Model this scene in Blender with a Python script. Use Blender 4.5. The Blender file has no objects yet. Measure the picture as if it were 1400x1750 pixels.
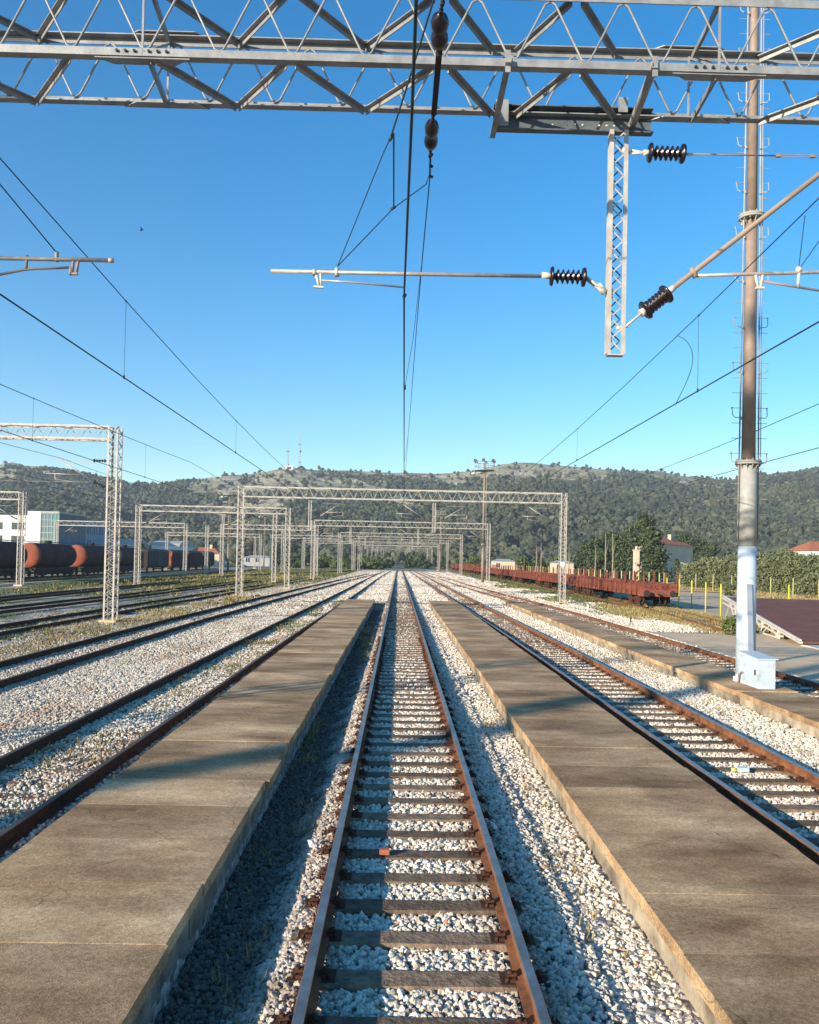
import bpy, math, random
import numpy as np
from math import radians, sin, cos, pi
from mathutils import Vector, Matrix

S = bpy.context.scene
COL = S.collection
rnd = random.Random(7)
NR = np.random.RandomState(5)

# ------------------------------------------------------------------ camera
CAM = Vector((-0.20, 0.0, 2.95))
MR = (Matrix.Rotation(-radians(.716), 3, 'Z') @ Matrix.Rotation(pi/2+radians(1.0), 3, 'X') @ Matrix.Rotation(radians(1.2), 3, 'Z'))
cd = bpy.data.cameras.new('camera'); co = bpy.data.objects.new('camera', cd); COL.objects.link(co)
cd.sensor_fit = 'HORIZONTAL'; cd.sensor_width = 36; cd.lens = 36.0
cd.shift_y = 58/1400.0
cd.clip_start = .1; cd.clip_end = 6000
co.matrix_world = Matrix.Translation(CAM) @ MR.to_4x4()
S.camera = co

# ------------------------------------------------------------------ sky, sun
LD = Vector((1.0, .92, -.365)).normalized()
w = bpy.data.worlds.new("World"); S.world = w; w.use_nodes = True
nt = w.node_tree; bg = nt.nodes['Background']; sk = nt.nodes.new('ShaderNodeTexSky')
sk.sky_type = 'NISHITA'; sk.sun_disc = False
sk.sun_elevation = radians(15.0); sk.sun_rotation = radians(227.4)
sk.air_density = 1.0; sk.dust_density = 0.1; sk.ozone_density = 2.2; sk.altitude = 0
hs = nt.nodes.new('ShaderNodeHueSaturation'); hs.inputs['Saturation'].default_value = 1.44; hs.inputs['Value'].default_value = 1.34
nt.links.new(sk.outputs[0], hs.inputs['Color']); nt.links.new(hs.outputs[0], bg.inputs[0]); bg.inputs[1].default_value = .105
sl = bpy.data.lights.new('sun', 'SUN'); so = bpy.data.objects.new('sun', sl); COL.objects.link(so)
sl.energy = 5.0; sl.angle = radians(.5); sl.color = (1.0, .87, .69)
so.rotation_euler = LD.to_track_quat('-Z', 'Y').to_euler(); so.location = (-30, -30, 40)
S.view_settings.view_transform = 'Standard'; S.view_settings.look = 'None'
S.view_settings.exposure = 0.80; S.view_settings.gamma = 1
S.cycles.max_bounces = 5; S.cycles.diffuse_bounces = 3; S.cycles.glossy_bounces = 2

# ------------------------------------------------------------------ measuring helper: photo pixel -> point at distance Y / on height z
def ray(u, v): return MR @ Vector(((u-700)/1400, (933-v)/1400, -1))
def at(u, v, Y):
    d = ray(u, v); return CAM + d*(Y/d.y)
def gr(u, v, z=0.0):
    d = ray(u, v); return CAM + d*((z-CAM.z)/d.z)

# ------------------------------------------------------------------ materials
def mat(name, c1, c2=None, rough=.7, metal=0, scale=3, bump=0, bscale=None, spec=.3, c3=None, obj=True, detail=6, lo=.35, hi=.65, dist=.02):
    m = bpy.data.materials.new(name); m.use_nodes = True
    n = m.node_tree.nodes; L = m.node_tree.links; b = n['Principled BSDF']
    b.inputs['Roughness'].default_value = rough; b.inputs['Metallic'].default_value = metal
    b.inputs['Specular IOR Level'].default_value = spec
    if c2 is None: c2 = tuple(x*.8 for x in c1)
    tc = n.new('ShaderNodeTexCoord'); oi = n.new('ShaderNodeObjectInfo')
    ad = n.new('ShaderNodeVectorMath'); ad.operation = 'MULTIPLY_ADD'
    cb = n.new('ShaderNodeCombineXYZ')
    for i in range(3): L.new(oi.outputs['Random'], cb.inputs[i])
    L.new(cb.outputs[0], ad.inputs[0]); ad.inputs[1].default_value = (37, 51, 29) if obj else (0, 0, 0)
    L.new(tc.outputs['Object'], ad.inputs[2])
    ns = n.new('ShaderNodeTexNoise'); ns.inputs['Scale'].default_value = scale; ns.inputs['Detail'].default_value = detail; ns.inputs['Roughness'].default_value = .65
    L.new(ad.outputs[0], ns.inputs['Vector'])
    cr = n.new('ShaderNodeValToRGB'); cr.color_ramp.elements[0].position = lo; cr.color_ramp.elements[1].position = hi
    cr.color_ramp.elements[0].color = (*c2, 1); cr.color_ramp.elements[1].color = (*c1, 1)
    if c3: e = cr.color_ramp.elements.new((lo+hi)/2); e.color = (*c3, 1)
    L.new(ns.outputs['Fac'], cr.inputs[0]); L.new(cr.outputs[0], b.inputs['Base Color'])
    if bump:
        n2 = n.new('ShaderNodeTexNoise'); n2.inputs['Scale'].default_value = bscale or scale*8; n2.inputs['Detail'].default_value = 4
        L.new(ad.outputs[0], n2.inputs['Vector'])
        bp = n.new('ShaderNodeBump'); bp.inputs['Strength'].default_value = bump; bp.inputs['Distance'].default_value = dist
        L.new(n2.outputs['Fac'], bp.inputs['Height']); L.new(bp.outputs[0], b.inputs['Normal'])
    m['ramp'] = cr.name; m['vec'] = ad.name
    return m

def island(m, lo=.6, hi=1.25, sat=0):
    """multiply the base colour by a random value per loose piece"""
    n = m.node_tree.nodes; L = m.node_tree.links; b = n['Principled BSDF']
    g = n.new('ShaderNodeNewGeometry'); mr = n.new('ShaderNodeMapRange')
    mr.inputs[3].default_value = lo; mr.inputs[4].default_value = hi
    L.new(g.outputs['Random Per Island'], mr.inputs[0])
    mx = n.new('ShaderNodeVectorMath'); mx.operation = 'SCALE'
    L.new(n[m['ramp']].outputs[0], mx.inputs[0]); L.new(mr.outputs[0], mx.inputs['Scale'])
    L.new(mx.outputs[0], b.inputs['Base Color'])
    return m
def objvar(m, lo=.8, hi=1.2):
    n = m.node_tree.nodes; L = m.node_tree.links; b = n['Principled BSDF']
    g = n.new('ShaderNodeObjectInfo'); mr = n.new('ShaderNodeMapRange')
    mr.inputs[3].default_value = lo; mr.inputs[4].default_value = hi
    L.new(g.outputs['Random'], mr.inputs[0])
    mx = n.new('ShaderNodeVectorMath'); mx.operation = 'SCALE'
    L.new(n[m['ramp']].outputs[0], mx.inputs[0]); L.new(mr.outputs[0], mx.inputs['Scale'])
    L.new(mx.outputs[0], b.inputs['Base Color'])
    return m

M = {}
M['galv'] = mat('galvanised', (.33, .33, .32), (.21, .215, .22), rough=.5, metal=.2, scale=6, bump=.15, spec=.4)
M['galvdark'] = mat('galvanised_dark', (.13, .15, .165), (.08, .095, .105), rough=.55, metal=.2, scale=7)
M['oldgalv'] = mat('old_galvanised', (.50, .47, .43), (.35, .31, .27), rough=.6, metal=.1, scale=5)
M['tube'] = mat('arm_tube', (.46, .43, .40), (.34, .25, .20), rough=.5, metal=.3, scale=9)
M['porcelain'] = mat('porcelain', (.014, .007, .009), (.010, .005, .007), rough=.3, spec=.6, scale=4)
M['wire'] = mat('wire', (.03, .045, .045), (.02, .03, .03), rough=.6, scale=2)
M['rust'] = mat('rust', (.27, .11, .048), (.11, .048, .028), rough=.9, scale=5, bump=.3, bscale=60, spec=.15)
M['rustdark'] = mat('rust_dark', (.10, .045, .026), (.05, .026, .018), rough=.9, scale=9, bump=.3, spec=.15)
M['railhead'] = mat('rail_head', (.34, .31, .29), (.20, .17, .15), rough=.36, metal=.75, scale=4, spec=.5)
M['railold'] = mat('rail_head_dull', (.12, .085, .065), (.08, .055, .042), rough=.6, metal=.3, scale=5)
M['wood'] = objvar(mat('sleeper_wood', (.25, .175, .115), (.11, .08, .056), rough=.92, scale=9, bump=.7, bscale=30, spec=.15), .7, 1.3)
# platform concrete is defined below
M['wall'] = objvar(mat('platform_wall', (.46, .38, .27), (.16, .13, .095), rough=.95, scale=2.5, bump=.5, bscale=40, spec=.1, detail=8), .9, 1.1)
M['pole'] = mat('pole_brown', (.30, .225, .175), (.22, .16, .125), rough=.6, scale=3, spec=.3)
M['polegrey'] = mat('pole_grey', (.38, .37, .34), (.27, .27, .25), rough=.55, scale=2.2, spec=.3)
M['poleblue'] = mat('pole_pale_blue', (.44, .52, .58), (.27, .30, .31), rough=.55, scale=3.2, spec=.25, lo=.28, hi=.44, detail=10)
M['wagonred'] = island(mat('wagon_red', (.25, .074, .047), (.095, .036, .026), rough=.8, scale=1.3, bump=.1, spec=.15, lo=.34, hi=.6, detail=9), .6, 1.25)
M['wagonorange'] = mat('wagon_orange', (.36, .105, .055), (.22, .065, .038), rough=.8, scale=.8, spec=.2)
M['wagondark'] = mat('wagon_dark', (.10, .04, .035), (.05, .028, .028), rough=.85, scale=.9, spec=.2)
M['wagongrey'] = mat('wagon_grey', (.09, .085, .08), (.05, .05, .05), rough=.85, scale=1.2, spec=.2)
M['steel'] = mat('dark_steel', (.05, .036, .03), (.03, .024, .022), rough=.8, scale=4, spec=.2)
M['white'] = mat('white_render', (.72, .71, .69), (.62, .61, .59), rough=.8, scale=.4)
M['cream'] = mat('cream_render', (.62, .52, .38), (.5, .42, .30), rough=.85, scale=.6)
M['shadewall'] = mat('shade_tinted_render', (.28, .32, .40), (.23, .27, .34), rough=.85, scale=.4)  # side wing's shade put into the colour; cable cover uses the same tint
M['glass'] = mat('glass', (.10, .22, .30), (.06, .15, .22), rough=.08, scale=.6, spec=.8, metal=.35)
M['darkglass'] = mat('dark_glass', (.05, .065, .085), (.03, .04, .05), rough=.15, scale=.6, spec=.6)
M['rooftile'] = mat('roof_tile', (.46, .17, .085), (.30, .10, .055), rough=.85, scale=2, bump=.4)
M['roofgrey'] = mat('roof_grey', (.42, .42, .41), (.34, .34, .34), rough=.6, scale=1)
M['yellow'] = mat('yellow_paint', (.72, .62, .03), (.55, .46, .03), rough=.6, scale=2)
M['paleyellow'] = mat('faded_yellow_paint', (.55, .50, .22), (.42, .37, .16), rough=.7, scale=2)
M['deck'] = mat('ramp_deck', (.19, .075, .050), (.125, .052, .037), rough=.85, scale=1.2, bump=.3, bscale=40)
M['palesteel'] = mat('pale_painted_steel', (.62, .58, .50), (.50, .45, .38), rough=.6, scale=3)
M['asphalt'] = mat('asphalt', (.60, .45, .29), (.46, .35, .235), rough=.95, scale=1.0, bump=.3, bscale=60, obj=False)
M['palecon'] = mat('pale_concrete', (.70, .51, .32), (.54, .39, .24), rough=.95, scale=.9, bump=.3, bscale=30, obj=False)
M['bark'] = mat('bark', (.13, .10, .08), (.07, .055, .045), rough=.95, scale=6)
M['palebark'] = mat('pale_bark', (.34, .28, .22), (.22, .18, .14), rough=.95, scale=4)
M['leafpine'] = island(mat('pine_leaves', (.078, .100, .045), (.040, .058, .028), rough=.9, scale=.35, spec=.1), .45, 1.6)
M['leafolive'] = island(mat('olive_leaves', (.17, .185, .095), (.10, .12, .058), rough=.85, scale=.5, spec=.15), .55, 1.5)
M['leafgreen'] = island(mat('green_leaves', (.11, .14, .035), (.065, .09, .028), rough=.9, scale=.3, spec=.1), .55, 1.5)
M['forest'] = island(mat('forest_crowns', (.098, .098, .056), (.042, .056, .038), rough=.95, scale=.012, spec=.05, c3=(.066, .076, .046), detail=8), .6, 1.45)
M['grass'] = island(mat('grass_blades', (.17, .17, .07), (.085, .105, .04), rough=.9, scale=.35, spec=.1, obj=False), .6, 1.4)
M['drygrass'] = island(mat('dry_grass', (.36, .28, .12), (.22, .18, .07), rough=.9, scale=.4, spec=.1, obj=False), .6, 1.4)
M['paper'] = mat('paper', (.75, .76, .8), (.6, .6, .65), rough=.7)
M['cyan'] = mat('carton_blue', (.25, .55, .62), (.6, .65, .65), rough=.5, scale=20)
M['lyellow'] = mat('carton_yellow', (.7, .6, .15), (.6, .5, .1), rough=.5)
M['brick'] = mat('brick', (.42, .13, .07), (.32, .1, .06), rough=.9, scale=20, bump=.4)
M['bird'] = mat('bird', (.02, .02, .025), rough=.8)

def mat_conc():
    m = bpy.data.materials.new('platform_concrete'); m.use_nodes = True
    n = m.node_tree.nodes; L = m.node_tree.links; b = n['Principled BSDF']; b.inputs['Roughness'].default_value = .95; b.inputs['Specular IOR Level'].default_value = .08
    g = n.new('ShaderNodeNewGeometry')
    def noise(sc, det, vs=(1, 1, 1), ro=.6):
        mp = n.new('ShaderNodeMapping'); mp.inputs['Scale'].default_value = vs; L.new(g.outputs['Position'], mp.inputs[0])
        q = n.new('ShaderNodeTexNoise'); q.inputs['Scale'].default_value = sc; q.inputs['Detail'].default_value = det; q.inputs['Roughness'].default_value = ro; L.new(mp.outputs[0], q.inputs['Vector']); return q.outputs['Fac']
    def mr(f, a, b_, c, d):
        q = n.new('ShaderNodeMapRange'); q.inputs[1].default_value = a; q.inputs[2].default_value = b_; q.inputs[3].default_value = c; q.inputs[4].default_value = d; L.new(f, q.inputs[0]); return q.outputs[0]
    def mul(a, b_):
        q = n.new('ShaderNodeMath'); q.operation = 'MULTIPLY'; L.new(a, q.inputs[0]); L.new(b_, q.inputs[1]); return q.outputs[0]
    cr = n.new('ShaderNodeValToRGB'); L.new(noise(.8, 8, (.7, 1.3, 1), .62), cr.inputs[0])
    e = cr.color_ramp.elements; e[0].position = .33; e[0].color = (.28, .168, .09, 1); e[1].position = .68; e[1].color = (.60, .42, .245, 1)
    k = e.new(.5); k.color = (.44, .29, .16, 1)
    st = mr(noise(1.1, 9, (.8, 1.5, 1), .68), .34, .64, .66, 1.2)      # streaks across the slabs
    sp_ = mr(noise(120, 2, (1, 1, 1), .5), .35, .65, .74, 1.26)      # exposed grit
    sp2 = mr(noise(38, 3, (1, 1, 1), .6), .38, .66, .78, 1.2)
    oi = n.new('ShaderNodeObjectInfo'); ov = mr(oi.outputs['Random'], 0, 1, .76, 1.2)
    f = mul(mul(st, sp_), mul(sp2, ov))
    sc = n.new('ShaderNodeVectorMath'); sc.operation = 'SCALE'; L.new(cr.outputs[0], sc.inputs[0]); L.new(f, sc.inputs['Scale'])
    wv = n.new('ShaderNodeTexNoise'); wv.inputs['Scale'].default_value = 2.5; L.new(g.outputs['Position'], wv.inputs['Vector'])
    wa = n.new('ShaderNodeVectorMath'); wa.operation = 'MULTIPLY_ADD'; L.new(wv.outputs['Color'], wa.inputs[0]); wa.inputs[1].default_value = (.5, .5, 0); L.new(g.outputs['Position'], wa.inputs[2])
    vc = n.new('ShaderNodeTexVoronoi'); vc.feature = 'DISTANCE_TO_EDGE'; vc.inputs['Scale'].default_value = .55; L.new(wa.outputs[0], vc.inputs['Vector'])
    ck = mr(vc.outputs['Distance'], .0, .0035, .45, 1.0)
    sc2 = n.new('ShaderNodeVectorMath'); sc2.operation = 'SCALE'; L.new(sc.outputs[0], sc2.inputs[0]); L.new(ck, sc2.inputs['Scale']); sc = sc2
    # pale worn laitance blotches
    bl = mr(noise(3.2, 6, (.6, 2.2, 1), .7), .64, .70, 0, .5)
    mx = n.new('ShaderNodeMix'); mx.data_type = 'RGBA'; L.new(bl, mx.inputs['Factor']); L.new(sc.outputs[0], mx.inputs['A']); mx.inputs['B'].default_value = (.52, .42, .30, 1)
    L.new(mx.outputs['Result'], b.inputs['Base Color'])
    bp = n.new('ShaderNodeBump'); bp.inputs['Strength'].default_value = .55; bp.inputs['Distance'].default_value = .006; L.new(noise(90, 4), bp.inputs['Height']); L.new(bp.outputs[0], b.inputs['Normal'])
    return m
M['conc'] = mat_conc()

def mat_stone():
    m = mat('ballast_stone', (.72, .67, .58), (.55, .51, .45), rough=.9, scale=30, bump=.25, bscale=90, obj=False, spec=.15)
    n = m.node_tree.nodes; L = m.node_tree.links; b = n['Principled BSDF']
    g = n.new('ShaderNodeNewGeometry')
    cr = n.new('ShaderNodeValToRGB'); cr.color_ramp.interpolation = 'CONSTANT'
    els = [(0, (.72, .65, .53)), (.28, (.58, .52, .43)), (.50, (.78, .71, .59)), (.64, (.47, .42, .34)), (.78, (.62, .51, .37)), (.89, (.33, .28, .23)), (.970, (.40, .22, .14)), (.982, (.64, .62, .60))]
    for i, (p, c) in enumerate(els):
        e = cr.color_ramp.elements[i] if i < 2 else cr.color_ramp.elements.new(p)
        e.position = p; e.color = (*c, 1)
    L.new(g.outputs['Random Per Island'], cr.inputs[0])
    # rusty brake-dust patches, with a shape of their own
    sx = n.new('ShaderNodeSeparateXYZ'); L.new(g.outputs['Position'], sx.inputs[0])
    mp = n.new('ShaderNodeMapping'); mp.inputs['Scale'].default_value = (1.2, .35, 1); L.new(g.outputs['Position'], mp.inputs[0])
    ns = n.new('ShaderNodeTexNoise'); ns.inputs['Scale'].default_value = .8; ns.inputs['Detail'].default_value = 5; L.new(mp.outputs[0], ns.inputs['Vector'])
    r1 = n.new('ShaderNodeMapRange'); r1.inputs[1].default_value = .50; r1.inputs[2].default_value = .68; r1.inputs[3].default_value = 0; r1.inputs[4].default_value = .45
    L.new(ns.outputs['Fac'], r1.inputs[0])
    # stronger on the left yard than beside the platforms
    r2 = n.new('ShaderNodeMapRange'); r2.inputs[1].default_value = -3; r2.inputs[2].default_value = -5; r2.inputs[3].default_value = .45; r2.inputs[4].default_value = 1.3
    L.new(sx.outputs['X'], r2.inputs[0])
    mm = n.new('ShaderNodeMath'); mm.operation = 'MULTIPLY'; L.new(r1.outputs[0], mm.inputs[0]); L.new(r2.outputs[0], mm.inputs[1])
    # general soiling of the older ballast on the left
    r3 = n.new('ShaderNodeMapRange'); r3.inputs[1].default_value = -3; r3.inputs[2].default_value = -12; r3.inputs[3].default_value = 1.0; r3.inputs[4].default_value = .62
    L.new(sx.outputs['X'], r3.inputs[0])
    # earthy stones in the gutter, darkened further to deepen the left platform's shade
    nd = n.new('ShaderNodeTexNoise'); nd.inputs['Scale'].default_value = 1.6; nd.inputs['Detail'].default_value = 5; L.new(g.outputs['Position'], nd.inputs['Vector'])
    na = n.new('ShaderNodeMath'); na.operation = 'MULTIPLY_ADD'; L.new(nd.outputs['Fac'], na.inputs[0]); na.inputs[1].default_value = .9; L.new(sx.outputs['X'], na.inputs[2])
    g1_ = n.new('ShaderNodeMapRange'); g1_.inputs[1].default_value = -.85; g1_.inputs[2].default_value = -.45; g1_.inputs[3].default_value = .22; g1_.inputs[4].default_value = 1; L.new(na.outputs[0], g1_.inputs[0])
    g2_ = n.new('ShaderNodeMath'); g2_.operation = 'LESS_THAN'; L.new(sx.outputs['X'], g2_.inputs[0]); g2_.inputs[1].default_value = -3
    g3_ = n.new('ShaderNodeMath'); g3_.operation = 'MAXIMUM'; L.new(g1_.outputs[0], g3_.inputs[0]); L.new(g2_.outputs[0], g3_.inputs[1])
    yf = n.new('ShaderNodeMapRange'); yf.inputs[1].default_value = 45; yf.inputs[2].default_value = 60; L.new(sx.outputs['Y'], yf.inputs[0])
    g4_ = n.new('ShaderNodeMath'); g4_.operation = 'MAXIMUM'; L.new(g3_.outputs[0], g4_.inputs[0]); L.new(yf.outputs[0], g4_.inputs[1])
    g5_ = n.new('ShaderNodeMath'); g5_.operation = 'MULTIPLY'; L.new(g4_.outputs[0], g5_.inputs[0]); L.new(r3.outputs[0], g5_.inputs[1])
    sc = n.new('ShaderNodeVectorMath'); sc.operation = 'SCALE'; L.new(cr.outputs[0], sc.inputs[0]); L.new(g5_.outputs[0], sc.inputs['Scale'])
    mx = n.new('ShaderNodeMix'); mx.data_type = 'RGBA'
    L.new(mm.outputs[0], mx.inputs['Factor']); L.new(sc.outputs[0], mx.inputs['A']); mx.inputs['B'].default_value = (.30, .17, .11, 1)
    ab = None; fac = None
    for cx_ in (0.0, 4.77, 9.45):
        s1 = n.new('ShaderNodeMath'); s1.operation = 'SUBTRACT'; L.new(sx.outputs['X'], s1.inputs[0]); s1.inputs[1].default_value = cx_
        s2 = n.new('ShaderNodeMath'); s2.operation = 'ABSOLUTE'; L.new(s1.outputs[0], s2.inputs[0])
        s3 = n.new('ShaderNodeMath'); s3.operation = 'SUBTRACT'; L.new(s2.outputs[0], s3.inputs[0]); s3.inputs[1].default_value = .78
        s4 = n.new('ShaderNodeMath'); s4.operation = 'ABSOLUTE'; L.new(s3.outputs[0], s4.inputs[0])
        s5 = n.new('ShaderNodeMapRange'); s5.inputs[1].default_value = .07; s5.inputs[2].default_value = .34; s5.inputs[3].default_value = 1; s5.inputs[4].default_value = 0; L.new(s4.outputs[0], s5.inputs[0])
        if fac is None: fac = s5.outputs[0]
        else:
            s6 = n.new('ShaderNodeMath'); s6.operation = 'MAXIMUM'; L.new(fac, s6.inputs[0]); L.new(s5.outputs[0], s6.inputs[1]); fac = s6.outputs[0]
    n3 = n.new('ShaderNodeTexNoise'); n3.inputs['Scale'].default_value = 4; n3.inputs['Detail'].default_value = 4; L.new(g.outputs['Position'], n3.inputs['Vector'])
    r5 = n.new('ShaderNodeMapRange'); r5.inputs[1].default_value = .35; r5.inputs[2].default_value = .65; r5.inputs[3].default_value = .1; r5.inputs[4].default_value = .85; L.new(n3.outputs['Fac'], r5.inputs[0])
    m5 = n.new('ShaderNodeMath'); m5.operation = 'MULTIPLY'; L.new(fac, m5.inputs[0]); L.new(r5.outputs[0], m5.inputs[1])
    mz = n.new('ShaderNodeMix'); mz.data_type = 'RGBA'; L.new(m5.outputs[0], mz.inputs['Factor']); L.new(mx.outputs['Result'], mz.inputs['A']); mz.inputs['B'].default_value = (.27, .185, .125, 1)
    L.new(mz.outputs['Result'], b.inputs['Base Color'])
    return m
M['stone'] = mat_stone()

def mat_ground():
    m = bpy.data.materials.new('yard_ground'); m.use_nodes = True
    n = m.node_tree.nodes; L = m.node_tree.links; b = n['Principled BSDF']
    b.inputs['Roughness'].default_value = .95; b.inputs['Specular IOR Level'].default_value = .1
    g = n.new('ShaderNodeNewGeometry'); sx = n.new('ShaderNodeSeparateXYZ'); L.new(g.outputs['Position'], sx.inputs[0])
    def noise(sc, det=5):
        q = n.new('ShaderNodeTexNoise'); q.inputs['Scale'].default_value = sc; q.inputs['Detail'].default_value = det; L.new(g.outputs['Position'], q.inputs['Vector']); return q.outputs['Fac']
    def ramp(f, a, b_, lo=.35, hi=.65):
        c = n.new('ShaderNodeValToRGB'); c.color_ramp.elements[0].position = lo; c.color_ramp.elements[1].position = hi
        c.color_ramp.elements[0].color = (*a, 1); c.color_ramp.elements[1].color = (*b_, 1); L.new(f, c.inputs[0]); return c.outputs[0]
    def mr(f, a, b_, c=0, d=1):
        q = n.new('ShaderNodeMapRange'); q.inputs[1].default_value = a; q.inputs[2].default_value = b_; q.inputs[3].default_value = c; q.inputs[4].default_value = d; L.new(f, q.inputs[0]); return q.outputs[0]
    def mix(f, a, b_):
        q = n.new('ShaderNodeMix'); q.data_type = 'RGBA'; L.new(f, q.inputs['Factor']); L.new(a, q.inputs['A']); L.new(b_, q.inputs['B']); return q.outputs['Result']
    def math_(op, a, b_):
        q = n.new('ShaderNodeMath'); q.operation = op; q.use_clamp = True
        for i, x in enumerate((a, b_)):
            if isinstance(x, (int, float)): q.inputs[i].default_value = x
            else: L.new(x, q.inputs[i])
        return q.outputs[0]
    vor = n.new('ShaderNodeTexVoronoi'); vor.inputs['Scale'].default_value = 11; L.new(g.outputs['Position'], vor.inputs['Vector'])
    sv = n.new('ShaderNodeSeparateColor'); L.new(vor.outputs['Color'], sv.inputs[0])
    gravel = ramp(sv.outputs[0], (.24, .215, .185), (.60, .55, .47), .1, .9)
    soilg = ramp(noise(3.0), (.10, .085, .065), (.26, .22, .165))
    grass = ramp(noise(.9), (.075, .105, .03), (.23, .22, .075), .35, .68)
    dry = ramp(noise(1.3), (.20, .16, .085), (.40, .33, .20), .35, .65)
    n1 = noise(.22, 6); n2 = noise(.6, 6)
    # weeds break up the older gravel in the left yard
    lx = mr(sx.outputs['X'], -11, -22)
    gf = math_('MULTIPLY', mr(n1, .46, .62, 0, .85), math_('ADD', lx, math_('MULTIPLY', mr(sx.outputs['Y'], 70, 140), mr(sx.outputs['X'], -7, -11))))
    left = mix(mr(n2, .45, .6, 0, .8), gravel, soilg)
    base = mix(mr(sx.outputs['X'], -10, -13), gravel, left)
    base = mix(gf, base, grass)
    # far away and far to the left everything is grass
    base = mix(math_('MULTIPLY', mr(n1, .3, .5), mr(sx.outputs['X'], -44, -60)), base, grass)
    base = mix(mr(sx.outputs['Y'], 230, 300), base, grass)
    # right of the sidings dry soil and weeds
    rf = math_('MULTIPLY', mr(sx.outputs['X'], 12.5, 15.5), mr(n2, .30, .5, .5, 1))
    base = mix(rf, base, dry)
    L.new(base, b.inputs['Base Color'])
    bp = n.new('ShaderNodeBump'); bp.inputs['Strength'].default_value = 1; bp.inputs['Distance'].default_value = .05
    L.new(vor.outputs['Distance'], bp.inputs['Height']); bp.invert = True; L.new(bp.outputs[0], b.inputs['Normal'])
    return m
M['ground'] = mat_ground()

def mat_hill():
    m = mat('hill_side', (.56, .49, .34), (.24, .22, .13), rough=.95, scale=.02, bump=1, bscale=.25, c3=(.43, .38, .24), obj=False, spec=.05, detail=12, lo=.38, hi=.62, dist=3)
    n = m.node_tree.nodes; L = m.node_tree.links; b = n['Principled BSDF']
    g = n.new('ShaderNodeNewGeometry')
    v = n.new('ShaderNodeTexNoise'); v.inputs['Scale'].default_value = .11; v.inputs['Detail'].default_value = 8; v.inputs['Roughness'].default_value = .75; L.new(g.outputs['Position'], v.inputs['Vector'])
    r = n.new('ShaderNodeMapRange'); r.inputs[1].default_value = .56; r.inputs[2].default_value = .62; L.new(v.outputs['Fac'], r.inputs[0])
    mx = n.new('ShaderNodeMix'); mx.data_type = 'RGBA'; L.new(r.outputs[0], mx.inputs['Factor'])
    L.new(n[m['ramp']].outputs[0], mx.inputs['A']); mx.inputs['B'].default_value = (.46, .43, .37, 1)
    v2 = n.new('ShaderNodeTexNoise'); v2.inputs['Scale'].default_value = .16; v2.inputs['Detail'].default_value = 6; L.new(g.outputs['Position'], v2.inputs['Vector'])
    r2 = n.new('ShaderNodeMapRange'); r2.inputs[1].default_value = .54; r2.inputs[2].default_value = .6; r2.inputs[4].default_value = .8; L.new(v2.outputs['Fac'], r2.inputs[0])
    m2 = n.new('ShaderNodeMix'); m2.data_type = 'RGBA'; L.new(r2.outputs[0], m2.inputs['Factor'])
    L.new(mx.outputs['Result'], m2.inputs['A']); m2.inputs['B'].default_value = (.065, .075, .035, 1)
    L.new(m2.outputs['Result'], b.inputs['Base Color'])
    return m
M['hill'] = mat_hill()

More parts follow.
